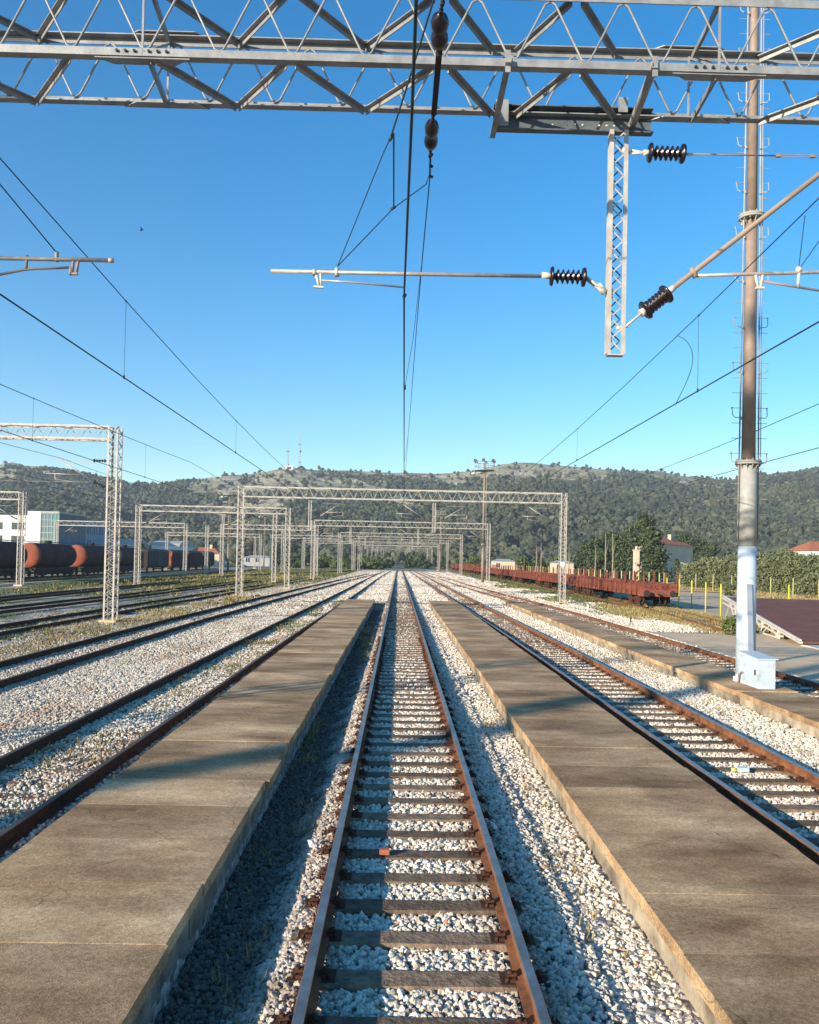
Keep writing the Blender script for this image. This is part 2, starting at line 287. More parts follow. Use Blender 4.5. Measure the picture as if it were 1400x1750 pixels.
# ------------------------------------------------------------------ mesh helpers
def origin(o):
    while o.parent: o = o.parent
    return o.location
class MB:
    def __init__(s): s.v = []; s.f = []; s.sm = []
    def add(s, v, f, smooth=False):
        k = len(s.v); s.v += [tuple(x) for x in v]; s.f += [tuple(i+k for i in q) for q in f]; s.sm += [smooth]*len(f); return s
    def box(s, x0, x1, y0, y1, z0, z1):
        v = [(x, y, z) for z in (z0, z1) for y in (y0, y1) for x in (x0, x1)]
        return s.add(v, [(0, 2, 3, 1), (4, 5, 7, 6), (0, 1, 5, 4), (2, 6, 7, 3), (0, 4, 6, 2), (1, 3, 7, 5)])
    def bar(s, p, q, a, b=None, up=(0, 0, 1)):
        b = b or a; p = Vector(p); q = Vector(q); d = (q-p).normalized(); u = Vector(up)
        if abs(d.dot(u)) > .98: u = Vector((0, 1, 0)) if abs(d.y) < .9 else Vector((1, 0, 0))
        r = d.cross(u).normalized()*a/2; u = r.cross(d).normalized()*b/2
        v = [e+i*r+j*u for e in (p, q) for i, j in ((-1, -1), (1, -1), (1, 1), (-1, 1))]
        return s.add(v, [(3, 2, 1, 0), (4, 5, 6, 7), (0, 1, 5, 4), (1, 2, 6, 5), (2, 3, 7, 6), (3, 0, 4, 7)])
    def tube(s, pts, r, n=6, caps=True):
        pts = [Vector(p) for p in pts]; rs = r if isinstance(r, (list, tuple)) else [r]*len(pts)
        rings = []; k = len(s.v); prev = None
        for i, p in enumerate(pts):
            d = (pts[min(i+1, len(pts)-1)]-pts[max(i-1, 0)]).normalized()
            if prev is None:
                u = Vector((0, 0, 1)) if abs(d.z) < .9 else Vector((0, 1, 0)); a = d.cross(u).normalized()
            else: a = (prev-d*prev.dot(d)).normalized()
            prev = a; b = d.cross(a)
            rings.append([p+(a*cos(2*pi*j/n)+b*sin(2*pi*j/n))*rs[i] for j in range(n)])
        v = [x for g in rings for x in g]
        f = [(i*n+j, i*n+(j+1) % n, (i+1)*n+(j+1) % n, (i+1)*n+j) for i in range(len(pts)-1) for j in range(n)]
        s.add(v, f, n > 5)
        if caps:
            s.f += [tuple(k+j for j in reversed(range(n))), tuple(k+(len(pts)-1)*n+j for j in range(n))]; s.sm += [False, False]
        return s
    def lathe(s, p, q, prof, n=12):
        p = Vector(p); q = Vector(q); return s.tube([p.lerp(q, t) for t, r in prof], [r for t, r in prof], n)
    def prism(s, prof, y0, y1, cx=lambda y: 0, step=None):
        """cross-section (x,z) swept along Y; cx(y) gives its sideways place"""
        ys = [y0, y1] if not step else list(np.arange(y0, y1, step))+[y1]
        n = len(prof); v = [(x+cx(y), y, z) for y in ys for x, z in prof]
        f = [(i*n+j, (i+1)*n+j, (i+1)*n+(j+1) % n, i*n+(j+1) % n) for i in range(len(ys)-1) for j in range(n)]
        f += [tuple(range(n)), tuple(reversed([(len(ys)-1)*n+j for j in range(n)]))]
        return s.add(v, f)
    def build(s, name, m, parent=None, loc=None):
        me = bpy.data.meshes.new(name); base = origin(parent) if parent else Vector(loc or (0, 0, 0))
        me.from_pydata([(v[0]-base[0], v[1]-base[1], v[2]-base[2]) for v in s.v], [], s.f)
        me.polygons.foreach_set('use_smooth', s.sm); me.materials.append(M[m]); me.update()
        o = bpy.data.objects.new(name, me); COL.objects.link(o)
        if parent: o.parent = parent
        else: o.location = base
        return o
def npmesh(name, V, F, m, smooth=False):
    me = bpy.data.meshes.new(name); k = F.shape[1]
    me.vertices.add(len(V)); me.vertices.foreach_set('co', V.astype(np.float32).ravel())
    me.loops.add(F.size); me.loops.foreach_set('vertex_index', F.astype(np.int32).ravel())
    me.polygons.add(len(F)); me.polygons.foreach_set('loop_start', np.arange(0, F.size, k, dtype=np.int32))
    me.polygons.foreach_set('use_smooth', np.full(len(F), smooth)); me.update(calc_edges=True)
    me.materials.append(M[m]); o = bpy.data.objects.new(name, me); COL.objects.link(o); return o
def tag(o, label, cat, group=None):
    o['label'] = label; o['category'] = cat
    if group: o['group'] = group
    return o
def thing(name, label, cat, loc=(0, 0, 0), group=None):
    o = bpy.data.objects.new(name, None); o.empty_display_size = .3; COL.objects.link(o); o.location = loc
    return tag(o, label, cat, group)
def kind(o, k): o['kind'] = k; return o
def copy_tree(o, parent=None):
    c = o.copy(); COL.objects.link(c)
    if parent: c.parent = parent
    for ch in list(o.children): copy_tree(ch, c)
    return c
def dup(o, loc, label, group=None):
    c = copy_tree(o); c.location = loc; c['label'] = label
    if group: c['group'] = group
    return c
def ico():
    t = (1+5**.5)/2
    v = np.array([(-1, t, 0), (1, t, 0), (-1, -t, 0), (1, -t, 0), (0, -1, t), (0, 1, t), (0, -1, -t), (0, 1, -t), (t, 0, -1), (t, 0, 1), (-t, 0, -1), (-t, 0, 1)])/math.sqrt(1+t*t)
    f = np.array([(0, 11, 5), (0, 5, 1), (0, 1, 7), (0, 7, 10), (0, 10, 11), (1, 5, 9), (5, 11, 4), (11, 10, 2), (10, 7, 6), (7, 1, 8), (3, 9, 4), (3, 4, 2), (3, 2, 6), (3, 6, 8), (3, 8, 9), (4, 9, 5), (2, 4, 11), (6, 2, 10), (8, 6, 7), (9, 8, 1)])
    return v, f
OCT = (np.array([(1, 0, 0), (-1, 0, 0), (0, 1, 0), (0, -1, 0), (0, 0, 1), (0, 0, -1)], float), np.array([(0, 2, 4), (2, 1, 4), (1, 3, 4), (3, 0, 4), (2, 0, 5), (1, 2, 5), (3, 1, 5), (0, 3, 5)]))
def rotm(n):
    q = NR.normal(size=(n, 4)); q /= np.linalg.norm(q, axis=1)[:, None]; a, b, c, d = q.T
    return np.stack([1-2*(c*c+d*d), 2*(b*c-a*d), 2*(b*d+a*c), 2*(b*c+a*d), 1-2*(b*b+d*d), 2*(c*d-a*b), 2*(b*d-a*c), 2*(c*d+a*b), 1-2*(b*b+c*c)], -1).reshape(n, 3, 3)
def scatter(base, P, R, jit=.22, aniso=(.6, 1.0)):
    """many jittered solids at P with radius R -> V, F"""
    bv, bf = base; n = len(P); k = len(bv)
    v = bv[None]*(1+NR.uniform(-jit, jit, (n, k, 1)))+NR.uniform(-jit*.4, jit*.4, (n, k, 3))
    v = v*NR.uniform(aniso[0], aniso[1], (n, 1, 3)); v = np.einsum('nij,nkj->nki', rotm(n), v)*R[:, None, None]+P[:, None, :]
    return v.reshape(-1, 3), (bf[None]+(np.arange(n)*k)[:, None, None]).reshape(-1, 3)
def vnoise(x, y, seed=0):
    """smooth value noise 0..1"""
    def h(i, j): return (np.sin(i*127.1+j*311.7+seed*74.7)*43758.5453) % 1.0
    i = np.floor(x); j = np.floor(y); fx = x-i; fy = y-j; fx = fx*fx*(3-2*fx); fy = fy*fy*(3-2*fy)
    return (h(i, j)*(1-fx)+h(i+1, j)*fx)*(1-fy)+(h(i, j+1)*(1-fx)+h(i+1, j+1)*fx)*fy
def fbm(x, y, seed=0, o=4):
    s = 0; a = .5
    for k in range(o): s = s+a*vnoise(x*2**k, y*2**k, seed+k); a *= .5
    return s/(1-.5**o)

# ------------------------------------------------------------------ setting: ground, roads, hills
gm = MB(); prof = [(-3000, -.06), (-1.78, -.06), (-1.775, -.20), (-1.32, -.19), (-1.10, -.12), (-.98, -.06), (-.70, -.0601), (3000, -.06)]
for (xa, za), (xb, zb) in zip(prof[:-1], prof[1:]): gm.add([(xa, -200, za), (xb, -200, zb), (xb, 55.3, zb), (xa, 55.3, za)], [(0, 1, 2, 3)])
gm.add([(-1.775, 55.3, -.20), (-1.32, 55.3, -.19), (-1.10, 55.3, -.12), (-.98, 55.3, -.06), (-.70, 55.3, -.0601), (-1.78, 55.3, -.06)], [(0, 1, 2, 3, 4, 5)])
gm.add([(-3000, 55.3, -.06), (3000, 55.3, -.06), (3000, 4000, -.06), (-3000, 4000, -.06)], [(0, 1, 2, 3)])
kind(gm.build('ground', 'ground'), 'structure')
# concrete apron beside the right-hand track, asphalt road behind the ramp
ap = MB()
A = [(10.75, 14), (10.75, 30.5), (10.9, 36.5), (13.5, 36.0), (15.2, 38.5), (22, 39), (40, 39), (40, 14)]
ap.add([(x, y, -.02) for x, y in A]+[(x, y, -.2) for x, y in A], [tuple(reversed(range(8)))]+[(i, (i+1) % 8, 8+(i+1) % 8, 8+i) for i in range(8)])
kind(ap.build('concrete_apron', 'palecon'), 'structure')
rd = MB()
A = [(17.5, 44), (22.5, 70), (31, 96), (50, 150), (62, 150), (44, 92), (38, 72), (44, 52), (70, 44)]
rd.add([(x, y, -.045) for x, y in A], [tuple(reversed(range(len(A))))])
kind(rd.build('road', 'asphalt'), 'structure')
pv = MB()
pv.add([(31, 97, .02), (36.5, 93.5, .02), (38.2, 85, .02), (38.5, 74, .02), (44, 62, .02), (47, 62, .02), (41, 76, .02), (40.3, 88, .02), (38, 98, .02)], [tuple(reversed(range(9)))])
kind(pv.build('pavement', 'palecon'), 'structure')

kind(MB().box(-35.3, -34.7, 50, 150, -.2, .12).build('kerb', 'palecon'), 'structure')

SKY = [(-900, 800), (-300, 790), (0, 790), (20, 787), (45, 793), (100, 797), (180, 815), (220, 822), (270, 824), (310, 817), (350, 813), (420, 808), (470, 799), (500, 797), (560, 800), (620, 803), (690, 803), (760, 804), (820, 797), (850, 790), (900, 787), (960, 791), (1000, 794), (1060, 798), (1130, 802), (1200, 812), (1250, 816), (1290, 808), (1320, 804), (1350, 800), (1400, 790), (1700, 755), (2300, 800)]
DR = 1150.0; FOOT = 400.0
_sx = np.array([p[0] for p in SKY]); _sz = np.array([CAM.z+((957+.021*(p[0]-682))-p[1])/1400*DR for p in SKY])
def hillz(x, y):
    px = 682+1400*(x+.2)/np.maximum(y, 1.0)
    R = np.interp(px, _sx, _sz)
    t = (y-FOOT)/(DR-FOOT); tt = np.clip(t, 0, 1)
    up = np.where(t < 1, tt**1.15, 1-.9*(t-1))
    g = (fbm(x/150, y/150, 3)-.5)*34*np.clip(tt*(1-tt)*4, 0, 1)*(t < 1)
    g = g+(fbm(x/40, y/40, 9)-.5)*7*np.clip(tt*3, 0, 1)
    return (R-3.0)*up+g-1.5*(tt <= 0)
gx = np.linspace(-1100, 1200, 261); gy = np.linspace(380, 1500, 141)
X, Y = np.meshgrid(gx, gy); Z = hillz(X, Y); Z[0, :] = -2
V = np.stack([X, Y, Z], -1).reshape(-1, 3); nx = len(gx)
ii, jj = np.meshgrid(np.arange(len(gy)-1), np.arange(nx-1), indexing='ij'); q = (ii*nx+jj).ravel()
kind(npmesh('hill', V, np.stack([q, q+1, q+nx+1, q+nx], -1), 'hill', True), 'structure')

# the wood on the hillside: one mass
n = 32000
y = NR.uniform(400, 1180, n)**1.0; px = NR.uniform(-120, 1520, n); x = (px-682)*y/1400-.2
keep = NR.uniform(0, 1, n) < (y/1180)      # even density over the ground
x, y, px = x[keep], y[keep], px[keep]
t = (y-FOOT)/(DR-FOOT)
mk = fbm(x/70, y/70, 21, 5)
lim = .22+.40*np.clip((t-.30)/.62, 0, 1)**.9+.05*(t > .8)
lim = lim-.16*np.clip((px-980)/150, 0, 1)*(t < .93)
lim = lim+.26*np.exp(-((px-890)/100)**2)*(t > .66)+.16*np.exp(-((px-1020)/120)**2)*(t > .70)+.10*np.exp(-((px-1150)/140)**2)*(t > .88)
lim = lim+.13*np.exp(-((px-400)/90)**2)*(t > .25)+.10*np.exp(-((px-640)/120)**2)*(t > .45)*(t < .7)
lim = lim+.22*np.exp(-((px-690)/150)**2)*(t > .86)-.12*np.exp(-((px-150)/120)**2)*(t < .8)
keep = mk > lim
keep |= NR.uniform(0, 1, len(x)) < .06
x, y, t = x[keep], y[keep], t[keep]
sz = NR.uniform(2.2, 4.5, len(x))*np.where(t > .8, .75, 1.0)
z = hillz(x, y)
print('hill trees', len(x))
b = ico(); Ps = []; Rs = []
for k in range(5):
    a = NR.uniform(0, 2*pi, len(x)); r = NR.uniform(.1, .75, len(x))*sz
    Ps.append(np.stack([x+np.cos(a)*r, y+np.sin(a)*r, z+sz*(NR.uniform(.35, 1.0, len(x))+(.55 if k == 0 else 0))], -1)); Rs.append(sz*NR.uniform(.42, .78, len(x)))
near_ = y < 760
for k in range(9):
    a = NR.uniform(0, 2*pi, near_.sum()); sn = sz[near_]; r = NR.uniform(.5, 1.0, len(sn))*sn; hh = NR.uniform(.3, 1.6, len(sn)); r = r*np.clip(1.5-hh*.7, .3, 1)
    Ps.append(np.stack([x[near_]+np.cos(a)*r, y[near_]+np.sin(a)*r, z[near_]+sn*hh], -1)); Rs.append(sn*NR.uniform(.18, .36, len(sn)))
P = np.concatenate(Ps); R = np.concatenate(Rs)
V, F = scatter(b, P, R, .38, (.7, 1.1))
kind(npmesh('hill_forest', V, F, 'forest'), 'stuff')['label'] = 'dark pine wood covering the hillside'

# ------------------------------------------------------------------ ballast
def c_L1(y): return float(np.interp(y, [0, 30, 60, 120, 170, 210], [-4.92, -4.78, -4.45, -4.1, -3.6, -3.0]))
def c_L2(y): return float(np.interp(y, [0, 20, 35, 55, 80, 120, 165], [-9.6, -9.65, -9.7, -9.3, -8.6, -7.2, -5.4]))
def c_L3(y): return float(np.interp(y, [0, 30, 50, 65, 85, 120], [-15.0, -14.95, -14.6, -14.2, -13.7, -12.6]))
def c_L4(y): return float(np.interp(y, [0, 40, 60, 80, 100], [-19.9, -19.7, -18.8, -18.3, -17.6]))
def c_L5(y): return float(np.interp(y, [0, 60, 90], [-24.4, -24.2, -23.6]))
def c_C(y): return 0.0
def c_R1(y): return float(np.interp(y, [0, 30, 60, 130, 260], [4.77, 4.77, 4.5, 3.9, 2.9]))
def c_R2(y): return float(np.interp(y, [0, 35, 50, 70, 100, 145, 220], [9.45, 9.45, 9.35, 8.6, 7.6, 6.8, 5.2]))
def c_R3(y): return float(np.interp(y, [28, 38, 48, 56, 80, 400], [14.2, 15.4, 16.5, 17.15, 17.5, 17.6]))
TRK = [c_L1, c_L2, c_L3, c_C, c_R1, c_R2]
PLAT = [(-3.60, -1.75), (1.84, 3.68), (7.18, 8.55)]
PEND = 55.2
SP = .61
def inplat(x, y):
    r = np.zeros(len(x), bool)
    for a, b_ in PLAT: r |= (x > a-.0) & (x < b_+.0) & (y < PEND)
    return r
def stones(n, y0, y1, x0, x1, lod):
    y = NR.uniform(y0, y1, n); x = NR.uniform(x0, x1, n)
    px = 682+1400*(x+.2)/y; ok = (px > -60) & (px < 1460) & ~inplat(x, y)
    x, y = x[ok], y[ok]
    near = y < 60
    sl = (np.abs(((y-.04) % SP)-SP/2) < .105)     # over a sleeper
    kill = np.zeros(len(x), bool)
    for c in TRK:
        cx = np.interp(y, np.linspace(0, 260, 131), [c(v) for v in np.linspace(0, 260, 131)])
        d = np.abs(x-cx); kill |= (np.abs(d-.75) < .075)
        if c in (c_C, c_R1): kill |= sl & (d < .80) & near & (NR.uniform(0, 1, len(x)) > .02)
        if c is c_R2: kill |= sl & (d < .78) & near & (NR.uniform(0, 1, len(x)) > .2)
        if c in (c_L1, c_L2): kill |= sl & (d < .72) & near & (NR.uniform(0, 1, len(x)) > .72)
    x, y = x[~kill], y[~kill]
    # weeds and soil show through in the older left yard
    keep = (x > -10.8) | (fbm(x/1.7, y/3, 4) > np.interp(x, [-16, -10.8], [.52, .25]))
    keep &= (x < 12.4) | (fbm(x/1.5, y/3, 8) > np.interp(x, [12.4, 15.5], [.3, .62]))
    keep &= ~((x > 10.9) & (y < 37))
    return x[keep], y[keep]
def field(n, y0, y1, x0, x1, size, base, jit, zc, lod=0):
    x, y = stones(n, y0, y1, x0, x1, lod)
    rr = size*NR.uniform(.62, 1.25, len(x))/2
    bump = (fbm(x/.9, y/.9, 12)-.5)*.035
    # heaped a little beside the rails, lower along the platform walls
    z = zc+bump+NR.uniform(-.014, .006, len(x))
    cen = np.abs(x) < 2.4
    for c in (c_C, c_R1):
        cx = np.interp(y, np.linspace(0, 260, 131), [c(v) for v in np.linspace(0, 260, 131)]); d = np.abs(x-cx)
        z = z+np.where((d > .82) & (d < 1.32) & (y < 70) & ~((x > -1.8) & (x < -.8)), .026*np.clip((1.36-d)/.2, 0, 1), 0)
    z = z-np.where((x > -1.8) & (x < -.82) & (y < PEND), np.interp(x, [-1.8, -1.35, -1.12, -1.0, -.82], [.135, .125, .05, -.008, -.012]), 0)-np.where((x > 1.35) & (x < 1.9), .03, 0)
    return scatter(base, np.stack([x, y, z], -1), rr, jit, (.62, 1.1))
VS = []; FS = []; off = 0
for args in [(2600, 4.2, 10, -1.14, -.83, .056, b, .27, -.016), (3600, 10, 22, -1.14, -.83, .06, b, .27, -.018), (20000, 4.2, 9, -1.8, 1.9, .056, b, .27, -.032), (25000, 9, 17, -1.8, 1.9, .057, b, .27, -.032),
             (21000, 5.5, 14, -8.0, -3.5, .054, b, .27, -.035), (21000, 5.5, 14, 3.5, 7.3, .058, b, .27, -.032),
             (52000, 14, 24, -13, -3.4, .066, b, .22, -.035), (20000, 14, 26, 3.5, 7.3, .07, b, .2, -.032),
             (15000, 17, 36, -1.8, 1.9, .08, b, .2, -.034), (9000, 17, 34, 8.4, 11.0, .075, b, .2, -.032),
             (68000, 24, 44, -17, -3.2, .095, OCT, .3, -.04), (14000, 26, 50, 3.4, 7.3, .095, OCT, .25, -.036),
             (5500, 36, 60, -1.8, 1.9, .12, OCT, .25, -.04), (26000, 34, 64, 8.4, 16.2, .12, OCT, .25, -.04),
             (38000, 44, 80, -16, 8.4, .15, OCT, .25, -.045), (30000, 64, 110, -14, 15.0, .20, OCT, .25, -.05),
             (26000, 80, 130, -14, 14.5, .22, OCT, .25, -.055), (30000, 110, 215, -10, 13, .34, OCT, .25, -.07)]:
    v, f = field(*args); VS.append(v); FS.append(f+off); off += len(v)
print('stone faces', sum(len(f) for f in FS))
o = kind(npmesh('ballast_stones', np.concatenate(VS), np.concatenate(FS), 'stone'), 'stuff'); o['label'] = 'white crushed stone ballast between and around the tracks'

# ------------------------------------------------------------------ tracks
HR = .17
def rail_prof(sx):
    a = [(-.07, .012), (.07, .012), (.07, .022), (.014, .040), (.012, .118), (.034, .130), (.036, .158), (.030, .166), (-.030, .166), (-.036, .158), (-.034, .130), (-.012, .118), (-.014, .040), (-.07, .022)]
    return a
def sleeper_mesh(k, lod=False):
    mb = MB(); L_ = .97; r = random.Random(k)
    nx_ = 10 if not lod else 1; pts = []
    for i in range(nx_+1):
        x = -L_+2*L_*i/nx_; jy = r.uniform(-.006, .006); jz = r.uniform(-.006, .004)
        pts.append([(x, -.115+jy, -.14), (x, -.118+jy, -.012+jz), (x, -.105+jy, .004+jz), (x, .105-jy, .004+jz*.5), (x, .118-jy, -.012+jz), (x, .115, -.14)])
    v = [p for g in pts for p in g]; f = [(i*6+j, i*6+j+1, (i+1)*6+j+1, (i+1)*6+j) for i in range(nx_) for j in range(5)]
    f = [tuple(reversed(q_)) for q_ in f]+[tuple(range(6)), tuple(reversed(range(nx_*6, nx_*6+6)))]
    mb.add(v, f); return mb
def plate_mesh(s0):
    mb = MB()
    for s in (s0,):
        x = .75*s
        mb.box(x-.17, x+.17, -.085, .085, .004, .014)
        for e in (-1, 1):
            mb.box(x+e*.085-.022, x+e*.085+.022, -.06, .06, .014, .036)
            mb.tube([(x+e*.10, 0, .014), (x+e*.10, 0, .072)], .019, 6)
            mb.tube([(x+e*.125, -.055, .014), (x+e*.125, -.055, .045)], .014, 6)
            mb.bar((x+e*.055, -.0, .052), (x+e*.13, 0, .040), .05, .016)
    return mb
SLM = None; PLM = None
def track(label, c, y0, y1, step, nsleep, nplate, head='railhead', side='rust', z=0, sl_from=None, buried=False):
    global SLM, PLM
    t = thing('railway_track', label, 'railway track', (c(y0), y0, 0), 'tracks of the station yard')
    for s in (-1, 1):
        mb = MB(); mb.prism([(a_, b_-(.04 if head == 'railold' and nsleep else 0)) for a_, b_ in rail_prof(0)], y0, y1, lambda y: c(y)+.75*s, step)
        r_ = mb.build('rail', side, t); r_.data.materials.append(M[head])
        ma = np.zeros(len(r_.data.polygons), np.int32); pr = len(rail_prof(0)); nseg = (len(r_.data.polygons)-2)//pr
        for i in range(nseg): ma[i*pr+7] = 1; ma[i*pr+6] = 1; ma[i*pr+8] = 1
        r_.data.polygons.foreach_set('material_index', ma)
    if SLM is None:
        SLM = [sleeper_mesh(k).build('sleeper', 'wood').data for k in range(4)]
        PLM = [plate_mesh(s_).build('tie_plate', 'rustdark').data for s_ in (-1, 1)]
        for o_ in [o_ for o_ in COL.objects if o_.data in SLM or o_.data in PLM]: bpy.data.objects.remove(o_)
    ys = sl_from or 4.0; k0 = math.ceil((ys-.04-SP/2)/SP); i = 0; far = MB()
    while True:
        y = .04+SP/2+(k0+i)*SP
        if y > min(y1, 150): break
        if i < nsleep:
            o_ = bpy.data.objects.new('sleeper', SLM[(i*7) % 4]); COL.objects.link(o_); o_.parent = t
            o_.location = (c(y)-c(y0)+rnd.uniform(-.03, .03), y-y0, (-.03 if buried else 0)+rnd.uniform(-.004, .004)); o_.rotation_euler.z = rnd.uniform(-.012, .012)
            if i < nplate:
                for pm in PLM: p_ = bpy.data.objects.new('tie_plate', pm); COL.objects.link(p_); p_.parent = o_
        elif not buried:
            far.box(c(y)-.97, c(y)+.97, y-.11, y+.11, -.12, .0)
        i += 1
    if far.v and not buried:
        fo = far.build('distant_sleepers', 'wood', t); fo['kind'] = 'stuff'
    return t
track('wooden sleepered track running straight away between the two nearest brown platforms', c_C, -3, 235, None, 95, 45)
track('track along the right edge of the right-hand near platform, its far rail bright rust', c_R1, -3, 250, 6, 95, 45, sl_from=7.5)
track('first track left of the left-hand brown platform, with weeds between its rails', c_L1, -3, 205, 6, 40, 0, head='railold', side='rustdark', sl_from=9, buried=True)
track('second track left of the left platform, running past the tall lattice mast foot', c_L2, -3, 165, 5, 30, 0, head='railold', side='rustdark', sl_from=18, buried=True)
track('dark track just beyond the tall lattice mast on the left', c_L3, 5, 120, 5, 30, 0, head='railold', side='rustdark', sl_from=28, buried=True)
track('dark weedy track in the left yard, second beyond the lattice mast', c_L4, 10, 100, 5, 0, 0, head='railold', side='rustdark', sl_from=28, buried=True)
track('half overgrown track nearest the grass strip of the left yard', c_L5, 20, 92, 5, 0, 0, head='railold', side='rustdark', sl_from=28, buried=True)
track('track behind the far right platform, beside the pale concrete apron', c_R2, -3, 225, 5, 70, 20, sl_from=15, head='railold')
track('siding under the red flat wagons, ending in weeds by the ramp', c_R3, 37, 330, 4, 20, 0, head='railold', side='rust', sl_from=38, buried=True)
track('siding under the tank wagons at the far left', lambda y: -41.5, 60, 190, None, 0, 0, head='railold', side='rustdark', buried=True)
track('curved siding in the grass beyond the left yard tracks', lambda y: float(np.interp(y, [80, 120, 160, 200], [-30, -25, -18, -11])), 80, 200, 5, 0, 0, head='railold', side='rustdark', buried=True)

# ------------------------------------------------------------------ platforms
def platform(label, x0, x1, y0, yend, joints=1.06, wallside=1, phase=0, gap=None, grp='station platforms'):
    t = thing('station_platform', label, 'platform', ((x0+x1)/2, y0, -.06), grp)
    y = y0; i = 0; r = random.Random(int(x0*10)); ZT = .25
    while y < yend-.3:
        L_ = joints*r.uniform(.97, 1.03); y2 = min(y+L_, yend)
        dx = r.uniform(-.012, .012) + (.035 if (i*7) % 9 == 0 else 0); dz = r.uniform(-.0015, .0015)+(.006 if (i*5) % 11 == 0 else 0); tl = r.uniform(-.001, .001)
        a, b_ = x0+dx*.5, x1+dx; e = .0008; g_ = .0012
        zt = ZT+dz; zb = zt-.11
        # slab with worn arrises; front and back edges slightly ragged
        nseg = 12 if y < 16 else (4 if y < 30 else 1)
        top1 = []; top2 = []
        for k in range(nseg+1):
            u = k/nseg; jy = r.uniform(0, .009)**1.0*(r.random() < .4) if nseg > 1 else 0; jy2 = r.uniform(0, .007)*(r.random() < .4) if nseg > 1 else 0
            x = a+e+(b_-a-2*e)*u
            top1.append((x, y+g_+e+jy, zt+tl*(u-.5))); top2.append((x, y2-g_-e-jy2, zt-tl*(u-.5)))
        N = nseg+1; v = top1+top2; 
        rim1 = [(a+(b_-a)*k/nseg, y+g_*.3, zt-e*1.3) for k in range(N)]; rim2 = [(a+(b_-a)*k/nseg, y2-g_*.3, zt-e*1.3) for k in range(N)]
        bot = [(a, y+g_*.3, zb), (b_, y+g_*.3, zb), (b_, y2-g_*.3, zb), (a, y2-g_*.3, zb)]
        v = v+rim1+rim2+bot; B = 4*N; f = []
        for k in range(nseg):
            f.append((k, k+1, N+k+1, N+k)); f.append((2*N+k, 2*N+k+1, k+1, k)); f.append((N+k, N+k+1, 3*N+k+1, 3*N+k))
        f += [(0, N, 3*N, 2*N), (nseg, 2*N+nseg, 3*N+nseg, N+nseg), (B, B+1)+tuple(2*N+k for k in range(nseg, -1, -1)), (B+2, B+3)+tuple(3*N+k for k in range(N)),
              (B+3, B, 2*N, 3*N), (B+1, B+2, 3*N+nseg, 2*N+nseg)]
        MB().add(v, f).build('slab', 'conc', t)
        y = y2; i += 1
    # walls of upright concrete units under the slabs, set back a little; the unit joints are real gaps
    for s, xe in ((1, x1), (-1, x0)):
        y = y0; wl = MB()
        while y < yend-.1:
            y2 = min(y+1.0, yend); o_ = r.uniform(.0, .012)
            xa, xb = (xe-.12-o_, xe-.028-o_) if s > 0 else (xe+.028+o_, xe+.12+o_)
            wl.box(xa, xb, y+.006, y2-.006, -.25, .135-r.uniform(0, .004)); y = y2
        wl.box(*((xe-.20, xe-.122) if s > 0 else (xe+.122, xe+.20)), y0, yend, -.25, .13)
        wl.build('retaining_wall', 'wall', t)
    MB().box(x0+.22, x1-.22, yend-.1, yend-.03, -.2, .13).build('end_wall', 'wall', t)
    return t
platform('long brown slab platform on the left, its right edge in shadow', -3.60, -1.75, .5, PEND, 1.045)
platform('long brown slab platform right of the centre track, sunlit kerb wall facing the track', 1.84, 3.68, .5, PEND, 1.06)
platform('farther right platform carrying the tall pole and pale blue cabinet', 7.18, 8.55, 17.85, 56.5, 1.2)
platform('nearer section of the far right platform, starting beside the cabinet', 7.22, 8.58, 8, 17.72, 1.3)

# ------------------------------------------------------------------ lattice gantries
def zigzag(mb, A, B, up, pitch, size, tube=False):
    """A->B along one chord, 'up' vector to the other chord"""
    A = Vector(A); B = Vector(B); up = Vector(up); L_ = (B-A).length; n_ = max(1, round(L_/pitch))
    for i in range(n_):
        p = A.lerp(B, i/n_); m_ = A.lerp(B, (i+.5)/n_)+up; q_ = A.lerp(B, (i+1)/n_)
        if tube: mb.tube([p, m_, q_], size, 5)
        else: mb.bar(p, m_, size, size*.6); mb.bar(m_, q_, size, size*.6)
def column(t, xc, yc, ztop, wx=.46, wy=.60, m='oldgalv', leg=.075, pitch=.42, lace=.032):
    mb = MB()
    xs = (xc-wx/2+leg/2, xc+wx/2-leg/2); ys = (yc-wy/2+leg/2, yc+wy/2-leg/2)
    for x in xs:
        for y in ys:
            sx_ = 1 if x < xc else -1; sy = 1 if y < yc else -1
            mb.box(min(x-sx_*leg/2, x+sx_*leg/2), max(x-sx_*leg/2, x+sx_*leg/2), min(y-sy*leg/2, y-sy*leg/2+sy*.014), max(y-sy*leg/2, y-sy*leg/2+sy*.014), -.1, ztop)
            mb.box(min(x-sx_*leg/2, x-sx_*leg/2+sx_*.014), max(x-sx_*leg/2, x-sx_*leg/2+sx_*.014), min(y-sy*leg/2+sy*.015, y+sy*leg/2), max(y-sy*leg/2+sy*.015, y+sy*leg/2), -.1, ztop)
    for y in (ys[0]-leg/2+.03, ys[1]+leg/2-.03):
        zigzag(mb, (xs[0], y, .25), (xs[0], y, ztop-.1), (xs[1]-xs[0], 0, 0), pitch*1.15, lace)
    for x in (xs[0]-leg/2+.03, xs[1]+leg/2-.03):
        zigzag(mb, (x, ys[0], .3), (x, ys[0], ztop-.1), (0, ys[1]-ys[0], 0), pitch*1.2, lace)
    mb.bar((xs[0], ys[0]-leg/2-.012, ztop-.78), (xs[1], ys[0]-leg/2-.012, ztop-.04), .05, .02)
    c_ = mb.build('column', m, t)
    MB().box(xc-wx/2-.15, xc+wx/2+.15, yc-wy/2-.15, yc+wy/2+.15, -.3, .08).build('footing', 'palecon', c_)
    return c_
